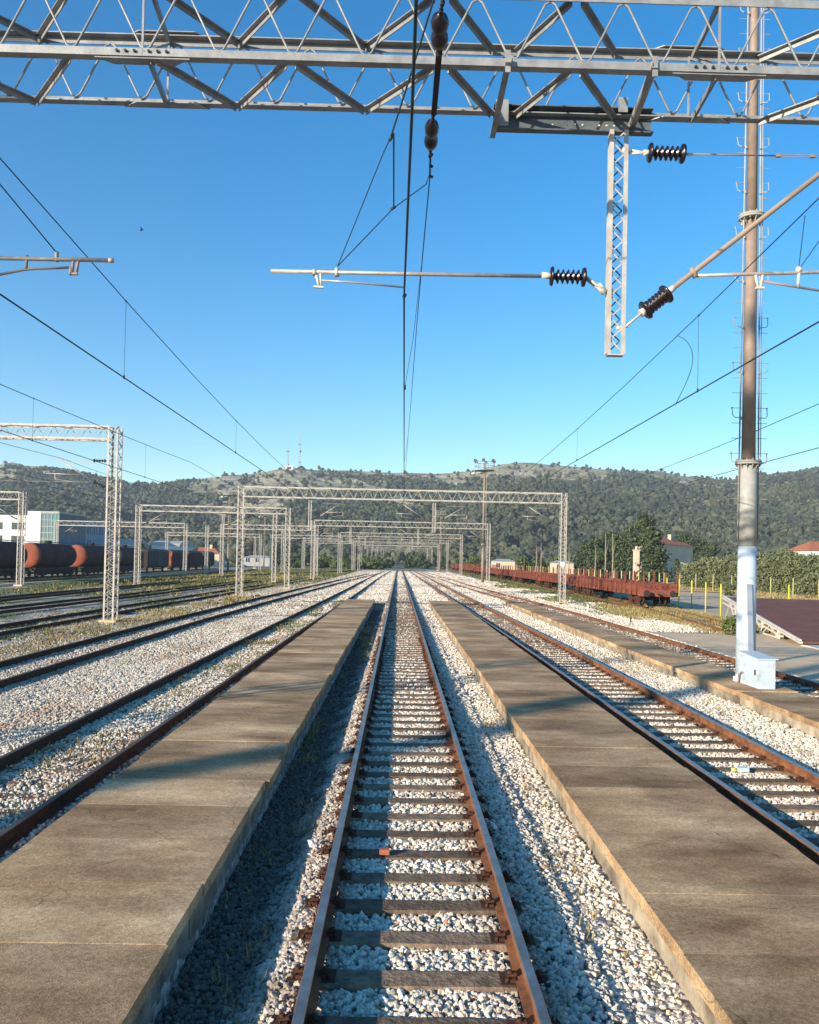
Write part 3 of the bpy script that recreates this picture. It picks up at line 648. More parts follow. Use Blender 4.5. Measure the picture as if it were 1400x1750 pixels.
def insulator(mb, p, q, r=.085, n=5, seg=12):
    p = Vector(p); q = Vector(q); prof = [(0, r*.32)]
    prof += [(.03, r*.35), (.05, r*1.15), (.10, r*1.25), (.13, r*.42)]
    for i in range(n-1):
        c_ = .17+.66*(i+.5)/(n-1); h_ = .66/(n-1)
        prof += [(c_-h_*.40, r*.42), (c_-h_*.02, r*.92), (c_+h_*.10, r*.92), (c_+h_*.32, r*.42)]
    prof += [(.86, r*.42), (.89, r*1.2), (.95, r*1.2), (.97, r*.35), (1, r*.32)]
    mb.lathe(p, q, prof, seg)
def cantilever(t, x, y, s, m='tube', rt=.03, flip=False, zlo=5.75, zhi=7.15, reach=2.35):
    """bracket arm carrying the wires: s is the side it points to"""
    c_ = MB()
    p0 = Vector((x+s*.75, y, zlo+.35)); p1 = Vector((x+s*reach, y, zhi-.05))
    c_.tube([p0, p1], rt, 6)
    c_.tube([(x+s*.8, y, zhi-.12), (x+s*(reach-.2), y, zhi-.10)], rt*.45, 5)
    q0 = p0.lerp(p1, .28); c_.tube([q0, (x+s*(reach+.5), y, q0.z+.05)], rt*.75, 6)
    c_.tube([(x+s*(reach+.1), y, q0.z+.02), (x+s*(reach+.1), y+.05, q0.z-.22)], .03, 5)
    c_.tube([(x+s*(reach+.1), y+.05, q0.z-.2), (x+s*(reach-.7), y+.05, q0.z-.30)], rt*.5, 5)
    a_ = c_.build('cantilever_arm', m, t)
    i_ = MB(); insulator(i_, (x+s*.28, y, zlo+.13), p0, .075, 4, 8); i_.tube([(x+s*.02, y, zlo), (x+s*.3, y, zlo+.14)], .03, 5)
    i_.build('insulator', 'porcelain', a_)
    i_ = MB(); insulator(i_, (x+s*.25, y, zhi-.12), (x+s*.8, y, zhi-.12), .07, 4, 8); i_.tube([(x, y, zhi-.12), (x+s*.3, y, zhi-.12)], .02, 5)
    i_.build('insulator', 'porcelain', a_)
def drop_post(t, x, y, z0, z1, m='oldgalv', wx=.18, fine=False):
    mb = MB()
    for s in (-1, 1): mb.box(x+s*wx/2-.028, x+s*wx/2+.028, y-.06, y+.06, z0, z1)
    for s in (-1, 1):
        zigzag(mb, (x-wx/2+.02, y+s*.045, z0), (x-wx/2+.02, y+s*.045, z1), (wx-.04, 0, 0), .20, .014)
    zigzag(mb, (x+wx/2-.02, y, z0), (x+wx/2-.02, y, z1), (-(wx-.04), 0, 0), .20, .014)
    return mb.build('drop_post', m, t)
def gantry(label, x0, x1, Y, zl=7.42, zu=8.15, drops=(), arms=(), m='oldgalv', hi=True, group='lattice gantries over the tracks', wd=.6):
    t = thing('lattice_gantry', label, 'gantry', ((x0+x1)/2, Y, 0), group)
    column(t, x0, Y, zu+.05, wy=wd, m=m, pitch=.42 if hi else .8); column(t, x1, Y, zu+.05, wy=wd, m=m, pitch=.42 if hi else .8)
    bm = MB(); a, b_ = x0+.24, x1-.24; c_ = .09 if hi else .11
    for y in (Y-wd/2, Y+wd/2):
        s = 1 if y < Y else -1
        for z in (zl, zu):
            bm.box(a, b_, min(y, y+s*.016), max(y, y+s*.016), z-c_/2, z+c_/2)
            zz = z-c_/2 if z == zl else z+c_/2-.014
            bm.box(a, b_, min(y+s*.018, y+s*c_), max(y+s*.018, y+s*c_), zz, zz+.014)
        zigzag(bm, (a, y+s*.04, zl), (b_, y+s*.04, zl), (0, 0, zu-zl), .74 if hi else 1.1, .03 if hi else .045)
    for z in (zl, zu): zigzag(bm, (a, Y-wd/2+.03, z), (b_, Y-wd/2+.03, z), (0, wd-.06, 0), 1.4, .05)
    bm.build('lattice_beam', m, t)
    for x in drops:
        drop_post(t, x, Y+.05, 5.05, zl-.06, m)
        MB().box(x-.45, x+.45, Y-.08, Y+.18, zl-.10, zl-.055).build('hanger_bracket', m, t)
    for x, s in arms: cantilever(t, x, Y+.05, s)
    return t
g1 = gantry('second gantry spanning the main tracks, nearest full one beyond the platforms', -12.0, 12.0, 61, drops=(-6.9, 2.35), arms=((-6.9, 1), (2.35, -1), (2.35, 1), (11.8, -1), (-11.8, 1)), group='gantries over the main tracks')
ords = ['third', 'fourth', 'fifth', 'sixth', 'seventh', 'eighth', 'ninth', 'tenth']
for k, yy in enumerate([112, 161, 207, 256, 305, 354, 410]):
    c = dup(g1, (0, yy, 0), ords[k]+' gantry spanning the main tracks, counted outward from the camera', 'gantries over the main tracks')
GY = 'gantries over the left yard'
gantry('gantry on the left whose tall lattice mast stands nearest, with a slanted bracket arm', -28.5, -12.75, 36, zl=7.95, zu=8.5, arms=((-12.9, -1),), group=GY)
gantry('gantry cut by the left photo edge, its mast before the tank wagons', -50, -33.7, 73, zl=7.6, zu=8.25, arms=((-33.9, -1),), group=GY)
g3 = gantry('yard gantry with mast in front of the orange covered wagon', -25.3, -10.95, 79, zl=7.15, zu=7.7, drops=(-17.2,), arms=((-17.2, 1), (-25.1, 1)), group=GY)
gantry('yard gantry crossing in front of the white building', -51.5, -32.2, 123, zl=7.1, zu=7.75, hi=False, arms=((-51, 1), (-32.4, -1)), group=GY)
gantry('low yard gantry meeting the main gantry line left of the tracks', -27.4, -12.9, 126, zl=7.2, zu=7.85, hi=False, arms=((-27.2, 1), (-13, -1)), group=GY)
gantry('distant yard gantry above the grass behind the covered wagons', -50, -30, 176, zl=7.2, zu=7.85, hi=False, arms=((-49.8, 1), (-30.2, -1)), group=GY)
gantry('distant yard gantry left of the vanishing point, second from the rear', -28, -12.8, 178, zl=7.2, zu=7.85, hi=False, arms=((-27.8, 1),), group=GY)
gantry('farthest yard gantry left of the vanishing point', -27, -12.6, 228, zl=7.2, zu=7.85, hi=False, group=GY)

# catenary masts standing alone in the left yard
lm = thing('catenary_mast', 'lattice mast with bracket arm in the grass behind the second mast pair', 'mast', (-33, 140, 0), 'single catenary masts in the yard')
column(lm, -33, 140, 8.2, pitch=.8); cantilever(lm, -33, 140, 1)
for (X_, Y_, lb) in [(-21.5, 150, 'lattice mast with arm standing in the yard grass, left of the beam end'), (-19.5, 190, 'lattice mast with arm right of the thin yard gantry column'), (-24, 205, 'thin lattice mast before the cypress-like dark trees'), (-15.4, 100, 'lattice mast just left of the third main gantry column'), (-38, 215, 'thin lattice mast near the red-roofed house'), (-9.3, 185, 'lattice mast between far main gantry columns on the left')]:
    dup(lm, (X_, Y_, 0), lb)

# ------------------------------------------------------------------ the nearest gantry, overhead
YF, YR, ZL, ZU = 7.9, 8.8, 7.83, 8.49
ng = thing('lattice_gantry', 'galvanised lattice gantry crossing the top of the photo overhead', 'gantry', (0, 8.35, 0), 'gantries over the main tracks')
column(ng, -12.0, 8.35, ZU+.05, wy=.9, m='galv'); column(ng, 12.3, 8.35, ZU+.05, wy=.9, m='galv')
def chord(y, s, z, top):
    mb = MB(); a, b_ = -11.75, 12.05; h = .078
    mb.box(a, b_, min(y, y+s*.012), max(y, y+s*.012), z-h/2, z+h/2)
    zz = z+h/2-.012 if top else z-h/2
    mb.box(a, b_, min(y+s*.014, y+s*.09), max(y+s*.014, y+s*.09), zz, zz+.012)
    return mb.build('chord', 'galv', ng)
chord(YF, 1, ZL, False); chord(YF, 1, ZU, True); chord(YR, -1, ZL, False); chord(YR, -1, ZU, True)
def wave(y, x0, x1, pitch, ph):
    """one round bar bent into a wave between lower and upper chord"""
    pts = []; k = math.ceil((x0-ph)/pitch)
    lo, hi_ = ZL+.035, ZU-.035; H = hi_-lo
    while ph+k*pitch < x1:
        c_ = ph+k*pitch
        for u, v_ in [(-.045, .012), (0, 0), (.045, .012)]: pts.append((c_+u, y, lo+v_*1.2+ (0 if u == 0 else .012)))
        for u, v_ in [(-.05, -.030), (0, 0), (.05, -.030)]: pts.append((c_+pitch/2+u, y, hi_+v_))
        k += 1
    return MB().tube(pts, .0115, 6)
wave(YF+.022, -11.6, 11.6, .717, -3.49).build('lacing_rod', 'galv', ng)
wave(YR-.022, -11.6, 11.6, .717, -2.35).build('lacing_rod', 'galv', ng)
# angle-section diagonals in the lower and upper faces
RLn = [-4.19, -2.80, -2.04, -.67, .72, .95, 2.03, 2.88, 3.59]
dg = [(-4.19, -3.53), (-2.80, -2.75), (-2.04, -2.66), (-2.04, -1.42), (-.67, -1.30), (-.67, .02), (.70, .20), (.95, 1.37), (2.03, 1.50), (2.88, 2.84), (3.59, 4.35), (-4.19, -4.9), (-5.6, -4.95), (-5.6, -6.3), (-7.0, -6.35), (-7.0, -7.7), (5.1, 4.4), (5.1, 5.8), (6.5, 5.85), (6.5, 7.2), (7.9, 7.3)]
for z in (ZL-.03, ZU+.005):
    for xr, xf in dg:
        mb = MB(); p = Vector((xr, YR-.05, z)); q = Vector((xf, YF+.05, z))
        mb.bar(p, q, .055, .010); d_ = (q-p).normalized(); sd = Vector((-d_.y, d_.x, 0))*.0225*(1 if xf > xr else -1)
        mb.bar(p+sd+Vector((0, 0, -.030)), q+sd+Vector((0, 0, -.030)), .010, .050)
        mb.build('diagonal', 'galv', ng)
# bolted splices
for xs in (-2.80, 2.84):
    mb = MB()
    for y, s in ((YF, 1), (YR, -1)):
        for z in (ZL, ZU):
            zz = z-.058 if z == ZL else z+.049
            mb.add([(xs-.46, y+s*.01, zz), (xs-.30, y+s*.12, zz), (xs+.30, y+s*.12, zz), (xs+.46, y+s*.01, zz), (xs-.46, y+s*.01, zz+.010), (xs-.30, y+s*.12, zz+.010), (xs+.30, y+s*.12, zz+.010), (xs+.46, y+s*.01, zz+.010)], [(0, 1, 2, 3), (7, 6, 5, 4), (0, 4, 5, 1), (1, 5, 6, 2), (2, 6, 7, 3), (3, 7, 4, 0)])
        mb.bar((xs, y+s*.02, ZL), (xs, y+s*.02, ZU), .02, .02)
    mb.bar((xs+.02, YF, ZL), (xs+.02, YR, ZU), .02, .02)
    mb.box(xs-.002, xs+.002, YF-.003, YF, ZL-.042, ZL+.042)
    mb.build('splice_plate', 'galv', ng)
    bl = MB()
    for dx in (-.24, -.155, -.07, .07, .155, .24): bl.tube([(xs+dx, YF-.018, ZL+.004), (xs+dx, YF+.0, ZL+.004)], .015, 6)
    bl.build('bolts', 'steel', ng)
# underslung channel and its straps
ch = MB(); x0, x1 = .72, 2.44
ch.box(x0, x1, YR-.012, YR+.0-.0, 7.62, 7.86); ch.box(x0, x1, YR-.10, YR-.014, 7.605, 7.619); ch.box(x0, x1-.0, YR-.10, YR-.014, 7.862, 7.874)
ch.build('underslung_channel', 'galvdark', ng)  # darker colour than the chords stands in for shade on the channel
hb = MB()
for i in range(10): hb.tube([(1.35+i*.08+(.1 if i > 4 else 0), YR-.1155, 7.66), (1.35+i*.08+(.1 if i > 4 else 0), YR-.1, 7.66)], .010, 6)
hb.build('bolts', 'palesteel', ng)
sp = MB()
sp.bar((.76, YF-.06, 7.80), (.72, YR+.05, 7.58), .06, .014); sp.bar((.785, YF-.06, 7.83), (.745, YR+.05, 7.61), .012, .055)
sp.bar((.76, YF-.012, 7.94), (.76, YF-.012, 7.72), .05, .02, up=(0, 1, 0)); sp.bar((.80, YR-.13, 7.90), (.80, YR-.13, 7.62), .14, .012, up=(0, 1, 0)); sp.build('hanger_strap', 'galv', ng); sp = MB(); sp.bar((2.20, YF-.012, 7.92), (2.20, YF-.012, 7.72), .05, .02, up=(0, 1, 0))
sp.bar((2.19, YF-.04, 7.80), (2.22, YR-.02, 7.66), .06, .014); sp.bar((2.16, YF-.04, 7.83), (2.19, YR-.02, 7.70), .012, .055)
sp.bar((2.10, YR-.13, 7.96), (2.10, YR-.13, 7.80), .10, .012, up=(0, 1, 0))
sp.build('hanger_strap', 'galv', ng)
YD = 8.72
dp = MB()
for s in (-1, 1):
    xx = 2.068+s*.078; dp.box(xx-.022, xx+.022, YD-.04, YD-.028, 5.2, 7.62); 
    xi = xx+s*.016; dp.box(xi-.006, xi+.006, YD-.027, YD+.05, 5.2, 7.62)
dp.box(1.98, 2.156, YD-.04, YD+.05, 5.186, 5.199)
dp_o = dp.build('drop_post', 'oldgalv', ng)
for k in range(2):
    lc = MB(); yy = YD-.018+.06*k
    for i in range(20):
        z = 5.24+i*.118
        a_, b_ = (2.008, 2.128) if (i+k) % 2 else (2.128, 2.008)
        lc.bar((a_, yy, z), (b_, yy, z+.118), .014, .008, up=(0, 1, 0))
    lc.build('post_lacing', 'galvdark' if k else 'oldgalv', ng)

def arm_things():
    # registration tube to the centre wire
    t = thing('registration_arm', 'long thin horizontal tube pointing left from the hanging lattice post', 'catenary arm', (2.0, YD, 5.85))
    P = lambda u, v: at(u, v, YD)
    tb = MB(); tb.tube([P(463, 463), P(700, 468), P(930, 472)], .0215, 8); tb.tube([P(538, 461), P(538, 470)], .03, 6)
    tb.tube([P(576, 458), P(576, 472)], .026, 6)
    tb.build('tube', 'tube', t)
    i_ = MB(); insulator(i_, P(938, 472), P(1003, 474), .083, 6, 16); i_.build('insulator', 'porcelain', t)
    f_ = MB(); f_.tube([P(926, 470), P(944, 472)], .034, 8)
    for dy in (-.025, .025):
        a_ = P(1001, 474); b_ = P(1018, 488); c_ = P(1040, 500); dv = Vector((0, dy, 0)); f_.tube([a_+dv, b_+dv, c_+dv], .013, 6)
    f_.tube([P(1022, 486), P(1034, 501)], .035, 8); f_.tube([P(1030, 499), P(1056, 496)], .018, 6)
    f_.build('fitting', 'palesteel', t)
    f_ = MB(); f_.tube([P(540, 468), P(546, 490)], .016, 6); f_.tube([P(548, 466), P(549, 490)], .012, 6); f_.bar(P(536, 490), P(553, 491), .03, .02); f_.build('clamp', 'palesteel', t)
    s_ = MB(); s_.tube([P(550, 479), P(600, 482), P(691, 491)], .010, 6); s_.build('steady_arm', 'tube', t)
    # inclined tube on the right
    t = thing('bracket_arm', 'inclined tube rising right from the lower end of the hanging post', 'catenary arm', (2.2, YD, 5.5))
    tb = MB(); tb.tube([P(1148, 494), P(1400, 298), P(1475, 240)], .029, 10); tb.tube([P(1182, 458), P(1190, 474)], .03, 6)
    tb.build('tube', 'pole', t)
    tb = MB(); tb.tube([P(1190, 471), P(1290, 468), P(1400, 465), P(1500, 463)], .020, 8); tb.build('registration_tube', 'tube', t)
    i_ = MB(); insulator(i_, P(1100, 533), P(1142, 500), .088, 6, 16); i_.build('insulator', 'porcelain', t)
    f_ = MB(); f_.tube([P(1138, 503), P(1152, 491)], .036, 8); f_.build('socket', 'palesteel', t); f_ = MB(); f_.tube([P(1101, 532), P(1095, 536)], .045, 8)
    for dy in (-.025, .025): f_.tube([P(1096, 536)+Vector((0, dy, 0)), P(1078, 551)+Vector((0, dy, 0)), P(1060, 566)+Vector((0, dy, 0))], .014, 6)
    f_.tube([P(1054, 561), P(1072, 557)], .02, 6); f_.build('fitting', 'palesteel', t); f_ = MB(); f_.tube([P(1291, 468), P(1296, 492)], .015, 6); f_.tube([P(1304, 468), P(1300, 492)], .015, 6); f_.bar(P(1292, 492), P(1306, 492), .03, .02); f_.build('clamp', 'palesteel', t); f_ = MB()
    f_.tube([P(1366, 462), P(1364, 492)], .018, 6); f_.tube([P(1362, 461), P(1369, 461)], .035, 6)
    f_.build('fitting', 'palesteel', t)
    s_ = MB(); s_.tube([P(1305, 481), P(1360, 490), P(1450, 504)], .013, 6); s_.build('steady_arm', 'pole', t)
    t = thing('top_tie', 'thin horizontal tie rod with ribbed insulator at the top of the hanging post', 'tie rod', (2.2, YD, 7.3))
    i_ = MB(); insulator(i_, P(1106, 261), P(1172, 263), .083, 6, 16); i_.build('insulator', 'porcelain', t)
    r_ = MB(); r_.tube([P(1172, 263), P(1330, 266)], .008, 6); r_.tube([P(1328, 264), P(1500, 267)], .005, 5); r_.tube([P(1328, 268), P(1500, 271)], .005, 5); r_.bar(P(1326, 266), P(1334, 266), .03, .03); r_.bar(P(1384, 267), P(1392, 267), .03, .03)
    r_.build('rod', 'pole', t)
    f_ = MB(); f_.tube([P(1064, 256), P(1078, 259)], .028, 8); f_.tube([P(1078, 257), P(1106, 261)], .013, 6); f_.tube([P(1080, 262), P(1106, 262)], .010, 6); f_.tube([P(1100, 261), P(1110, 261)], .032, 8); f_.build('clevis', 'palesteel', t); f_ = MB(); f_.tube([P(1170, 263), P(1184, 264)], .014, 6)
    f_.build('fitting', 'palesteel', t)
    # tube for the left track, coming in from a post left of the frame
    t = thing('registration_arm', 'tube end entering from the left photo edge with hanging clamp', 'catenary arm', (-5, YD, 5.9))
    tb = MB(); tb.tube([P(-330, 425), P(0, 441), P(192, 445)], .0235, 8); tb.tube([P(186, 445), P(194, 445)], .027, 8); tb.build('tube', 'tube', t)
    f_ = MB(); f_.tube([P(126, 441), P(123, 468)], .016, 6); f_.tube([P(135, 441), P(130, 468)], .016, 6); f_.bar(P(119, 468), P(133, 468), .03, .02); f_.tube([P(121, 456), P(121, 470)], .02, 6); f_.build('clamp', 'pole', t)
    MB().tube([P(97, 430), P(97, 447)], .022, 6).build('wire_clamp', 'pole', t); MB().tube([P(46, 436), P(45, 460)], .016, 6).build('hanger', 'pole', t)
    s_ = MB(); s_.tube([P(120, 457), P(60, 459), P(40, 461), P(0, 469), P(-60, 482)], .014, 6); s_.build('steady_arm', 'pole', t)
    # post the left tube hangs from (just outside the picture) belongs to the gantry
    drop_post(ng, -7.0, YD, 5.2, 7.75, 'galv')
arm_things()

# string of insulators and yoke bar below the gantry, carrying the centre messenger wire
t = thing('insulator_string', 'dark double-bell insulators joined by a flat bar under the gantry', 'insulator', (.3, 8, 7.5))
PA = at(753, 20, 6.75); PB = at(751, 80, 7.15); PC = at(741, 196, 8.35); PD = at(739, 206, 8.45); PE = at(736, 254, 8.98)
def bells(p, q, r):
    mb = MB(); mb.lathe(p, q, [(0, r*.2), (.05, r*.35), (.12, r*.8), (.25, r*1.0), (.40, r*.92), (.50, r*.66), (.58, r*.66), (.62, r*.9), (.74, r*.98), (.86, r*.85), (.93, r*.4), (1, r*.2)], 18)
    mb.build('bell_insulator', 'porcelain', t)
bells(at(752, 22, 6.74), at(751, 82, 7.12), .079); bells(PD, PE, .078)
mb = MB(); mb.bar(PB, PC, .050, .012); mb.bar(PB+Vector((.027, 0, .02)), PC+Vector((.027, 0, .02)), .008, .05); mb.build('yoke_bar', 'steel', t)
mb = MB()
for a_, b_ in ((PC, PD), (at(751, 81, 7.11), at(750, 96, 7.25)), (PE, at(735, 268, 9.2)), (at(757, 2, 6.6), at(753, 22, 6.74))):
    mb = MB()
    for k in range(3):
        c_ = a_.lerp(b_, k/3); d_ = a_.lerp(b_, (k+1)/3); mb.tube([c_, d_], .012 if k % 2 else .02, 6)
    mb.build('shackle', 'steel', t)
for v_ in (262, 282, 300): MB().tube([at(734, v_, 9.1+(v_-262)*.013), at(740, v_+3, 9.1+(v_-262)*.013)], .016, 6).build('wire_grip', 'steel', t)

# ------------------------------------------------------------------ overhead lines
def messz(y, y0, y1, ze, zm): u = (y-(y0+y1)/2)/((y1-y0)/2); return zm+(ze-zm)*u*u
def line_set(label, xs, spans, zc=5.75, ze=7.2, zm=6.42, start=8.9, near=True, rc=.0105, rm=.0095, droppers=True, first=9.0):
    t = thing('overhead_line', label, 'overhead line', (xs(start), start, zc), 'overhead lines above the tracks')
    ys = list(np.arange(spans[0], spans[-1]+.1, 3.0)); 
    ct = MB()
    seg = [(xs(y), y, zc) for y in ys]; ct.tube([p for p in seg if p[1] < 45], rc, 5); ct.tube([p for p in seg if p[1] >= 42], rc*1.3, 3)
    ct.build('contact_wire', 'wire', t)
    ms = MB()
    for a_, b_ in zip(spans[:-1], spans[1:]):
        k = rm if a_ < 40 else rm*1.4
        pts = [(xs(y), y, messz(y, a_, b_, ze, zm)) for y in np.linspace(a_, b_, 13)]
        ms.tube([p for p in pts], k, 4)
    ms.build('messenger_wire', 'wire', t)
    if droppers:
        for a_, b_ in zip(spans[:-1], spans[1:]):
            if a_ > 160: break
            y = a_+4.2
            while y < b_-3:
                z = messz(y, a_, b_, ze, zm)
                if y > .5:
                    d = MB(); d.tube([(xs(y), y, zc+.015), (xs(y), y, z-.01)], .004 if y < 40 else .006, 3); d.tube([(xs(y), y, zc-.02), (xs(y), y, zc+.04)], .014, 5)
                    d.tube([(xs(y), y-.02, z), (xs(y), y+.02, z)], .016, 5); d.build('dropper', 'wire', t)
                y += 9.1
    return t
SPN = [-42, 8.8, 61, 112, 161, 207, 256, 305]
zz = lambda a, b: (lambda y: float(np.interp(y, SPN, [b, a, b, a, b, a, b, a])))
line_set('overhead line above the first track left of the left platform', zz(-4.60, -4.85), SPN)
line_set('overhead line above the track right of the right-hand near platform', zz(4.50, 4.75), SPN)
SP2 = [-20, 36, 79, 126, 178, 228]
line_set('overhead line above the second track left of the left platform', lambda y: -9.45+.00009*max(0, y-30)**2 if y < 180 else -7.4, SP2, ze=7.05, zm=6.75)
line_set('overhead line above the track by the concrete apron at the right', lambda y: 9.45 if y < 45 else 9.45-(y-45)*.012, SPN, ze=7.2, zm=6.5)
line_set('overhead line above the dark track beyond the tall lattice mast', lambda y: -15.1+.00016*max(0, y-40)**2 if y < 180 else -12, SP2, ze=7.1, zm=6.8)
line_set('overhead line above the weedy track in the left yard', lambda y: c_L4(y)-.1 if y < 100 else -17.6, SP2, ze=7.1, zm=6.8, droppers=False)
# the centre line with its bridle
t = thing('overhead_line', 'overhead line above the centre track, running to the vanishing point', 'overhead line', (-.15, 8.9, 5.75), 'overhead lines above the tracks')
cx = lambda y: float(np.interp(y, [-20, 4, 8.6, 61, 112, 305], [-.12, -.17, -.205, .12, -.15, 0]))
ys = [-20, 0, 3, 5, 7, 8.6, 11, 15, 20, 30, 45, 61, 85, 112, 160, 305]
MB().tube([(cx(y), y, 5.75) for y in ys[:11]], .0105, 6).tube([(cx(y), y, 5.75) for y in ys[10:]], .015, 4).build('contact_wire', 'wire', t)
ms = MB(); mp = [PE, at(735, 300, 9.75), at(722, 440, 12.2), at(712, 560, 16.5), at(703, 680, 24), at(698, 740, 32)]
e2 = Vector((.05, 61, 7.3)); ms.tube(mp[:2], .012, 6); ms.tube(mp[1:]+[Vector((.0, 45, 6.75)), e2], .008, 5)
for a_, b_ in ((61, 112), (112, 161), (161, 207), (207, 256)): ms.tube([(0, y, messz(y, a_, b_, 7.3, 6.45)) for y in np.linspace(a_, b_, 9)], .012, 4)
ms.tube([at(757, 2, 6.6), at(760, -60, 6.2), Vector((.3, 0, 7.0)), Vector((.2, -18, 6.6))], .010, 5)
ms.build('messenger_wire', 'wire', t)
dr = MB(); dr.tube([at(722, 440, 12.2), at(706, 580, 13.6), at(692, 662, 14.6)], .004, 4); dr.tube([at(692, 658, 14.4), at(692, 666, 14.4)], .02, 5)
dr.tube([at(693, 502, 8.95), at(690, 508, 8.95)], .02, 6)
dr.build('dropper', 'wire', t)
for y in (24, 33, 42, 51): MB().tube([(cx(y), y, 5.76), (.0, y, 6.7)], .005, 3).build('dropper', 'wire', t)
br = MB()
Q0 = at(577, 455, YD); br.tube([Q0, at(655, 262, 7.6), at(668, 234, 7.4)], .0055, 5); br.tube([at(668, 234, 7.4), at(705, 118, 6.7), at(741, 0, 6.2), at(760, -60, 6.0)], .0085, 5)
br.tube([Q0, at(672, 356, 9.3), at(728, 315, 9.75), at(735, 296, 9.75)], .0065, 5); br.tube([at(673, 228, 7.4), at(673, 290, 8.2), at(673, 356, 9.3)], .0085, 5)
br.tube([at(666, 240, 7.4), at(672, 228, 7.4)], .016, 6); br.tube([at(668, 358, 9.3), at(676, 353, 9.3)], .016, 6)
br.build('bridle_wire', 'wire', t)
t = thing('stay_wire', 'thin stay wire slanting to the tube end at the left photo edge', 'wire', (-5, 8.7, 6))
MB().tube([at(-40, 265, 7.8), at(0, 315, 8.0), at(97, 432, YD)], .007, 5).build('strand', 'wire', t)
t = thing('stay_wire', 'thin wires rising from the steady arm clamp at the right photo edge', 'wire', (5, 8.7, 6))
MB().tube([at(1365, 460, YD), at(1376, 368, 8.9)], .005, 5).tube([at(1366, 460, YD), at(1400, 412, 8.9), at(1450, 350, 9)], .005, 5).build('strand', 'wire', t)
t = thing('jumper_cable', 'slack looped cable joining two wires above the right-hand track', 'cable', (4.6, 13.5, 6))
y1, y2 = 13.1, 12.9
pa = Vector((4.52, 14.0, messz(14.0, 8.8, 61, 7.2, 6.42))); pb = Vector((4.52, 14.0, 5.76))
MB().tube([pa.lerp(pb, k/14)+Vector((.17*sin(pi*(k/14)**.75), -.28*sin(pi*(k/14)**.75), 0)) for k in range(15)], .006, 5).build('loop', 'wire', t)
# cross-span wires far over the left yard
t = thing('span_wire', 'thin cross wire over the left yard behind the tall lattice mast', 'wire', (-25, 60, 7))
MB().tube([at(-20, 821, 60), at(150, 824, 60)], .018, 4).build('strand', 'tube', t)

# ------------------------------------------------------------------ floodlight masts
PX, PY = 8.17, 19.6
t = thing('floodlight_mast', 'tall tubular pole, brown above and pale blue at the foot, with climbing pegs', 'mast', (PX, PY, .25), 'floodlight masts')
H = 21.0
rad = lambda z: .232-.0062*z
def ring(z0, z1, m, n='pole_section'): return MB().tube([(PX, PY, z0), (PX, PY, z1)], [rad(z0), rad(z1)], 28).build(n, m, t)
ring(.25, 3.45, 'poleblue'); ring(3.45, 5.42, 'polegrey'); 
for a_, b_ in ((5.52, 11.35), (11.45, H)):
    MB().tube([(PX, PY, a_), (PX, PY, b_)], [rad(a_)-.035, rad(b_)-.03], 28).build('pole_section', 'pole', t)
for z in (5.42, 11.38):
    fl = MB().tube([(PX, PY, z), (PX, PY, z+.045)], .30, 28).tube([(PX, PY, z+.05), (PX, PY, z+.095)], .30, 28)
    for k in range(12):
        a_ = 2*pi*k/12; fl.tube([(PX+.265*cos(a_), PY+.265*sin(a_), z-.05), (PX+.265*cos(a_), PY+.265*sin(a_), z+.14)], .016, 6)
        fl.bar((PX+.2*cos(a_), PY+.2*sin(a_), z-.10), (PX+.235*cos(a_), PY+.235*sin(a_), z), .012, .05)
    fl.build('flange', 'polegrey', t)
for s in (-1, 1):
    lad = MB(); x = lambda z: PX+s*(rad(z)+.035)
    lad.tube([(x(3.6), PY-.02, 3.6), (x(H), PY-.02, H-.3)], .020, 6)
    if s > 0: lad.tube([(x(5.6)+.055, PY-.02, 5.6), (x(H)+.055, PY-.02, H-.3)], .012, 6)
    z = 3.5; k = 0
    while z < H-.5:
        lad.tube([(x(z)-s*.04, PY-.02, z), (x(z)+s*.20, PY-.02, z)], .0075, 5)
        if z > 5.6 and k % 3 == 0:
            xx = x(z); lad.tube([(xx+s*.20, PY-.02, z), (xx+s*.19, PY-.06, z-.19), (xx+s*.13, PY-.1, z-.25), (xx+s*.02, PY-.03, z-.23)], .011, 5); lad.tube([(xx+s*.185, PY-.02, z), (xx+s*.215, PY-.02, z)], .02, 6)
            lad.tube([(xx-s*.01, PY-.06, z-.28), (xx-s*.01, PY-.03, z-.2)], .022, 6)
        z += .365; k += 1
    lad.build('climbing_pegs', 'polegrey', t)
hd = MB().box(PX-1, PX+1, PY-1, PY+1, H-.4, H-.32)
for k in range(8):
    a_ = 2*pi*k/8; hd.bar((PX+1.0*cos(a_), PY+1.0*sin(a_), H-.3), (PX+1.05*cos(a_), PY+1.05*sin(a_), H+.5), .06, .06)
hd.build('lamp_platform', 'polegrey', t)
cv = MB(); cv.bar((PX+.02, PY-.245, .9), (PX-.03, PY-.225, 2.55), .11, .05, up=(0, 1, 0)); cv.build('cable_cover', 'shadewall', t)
bt = MB()
bt.box(PX-.36, PX-.24, PY-.30, PY-.16, .25, .36); bt.tube([(PX-.30, PY-.23, .36), (PX-.30, PY-.23, .42)], .03, 6); bt.build('foot_bolt', 'paper', t)
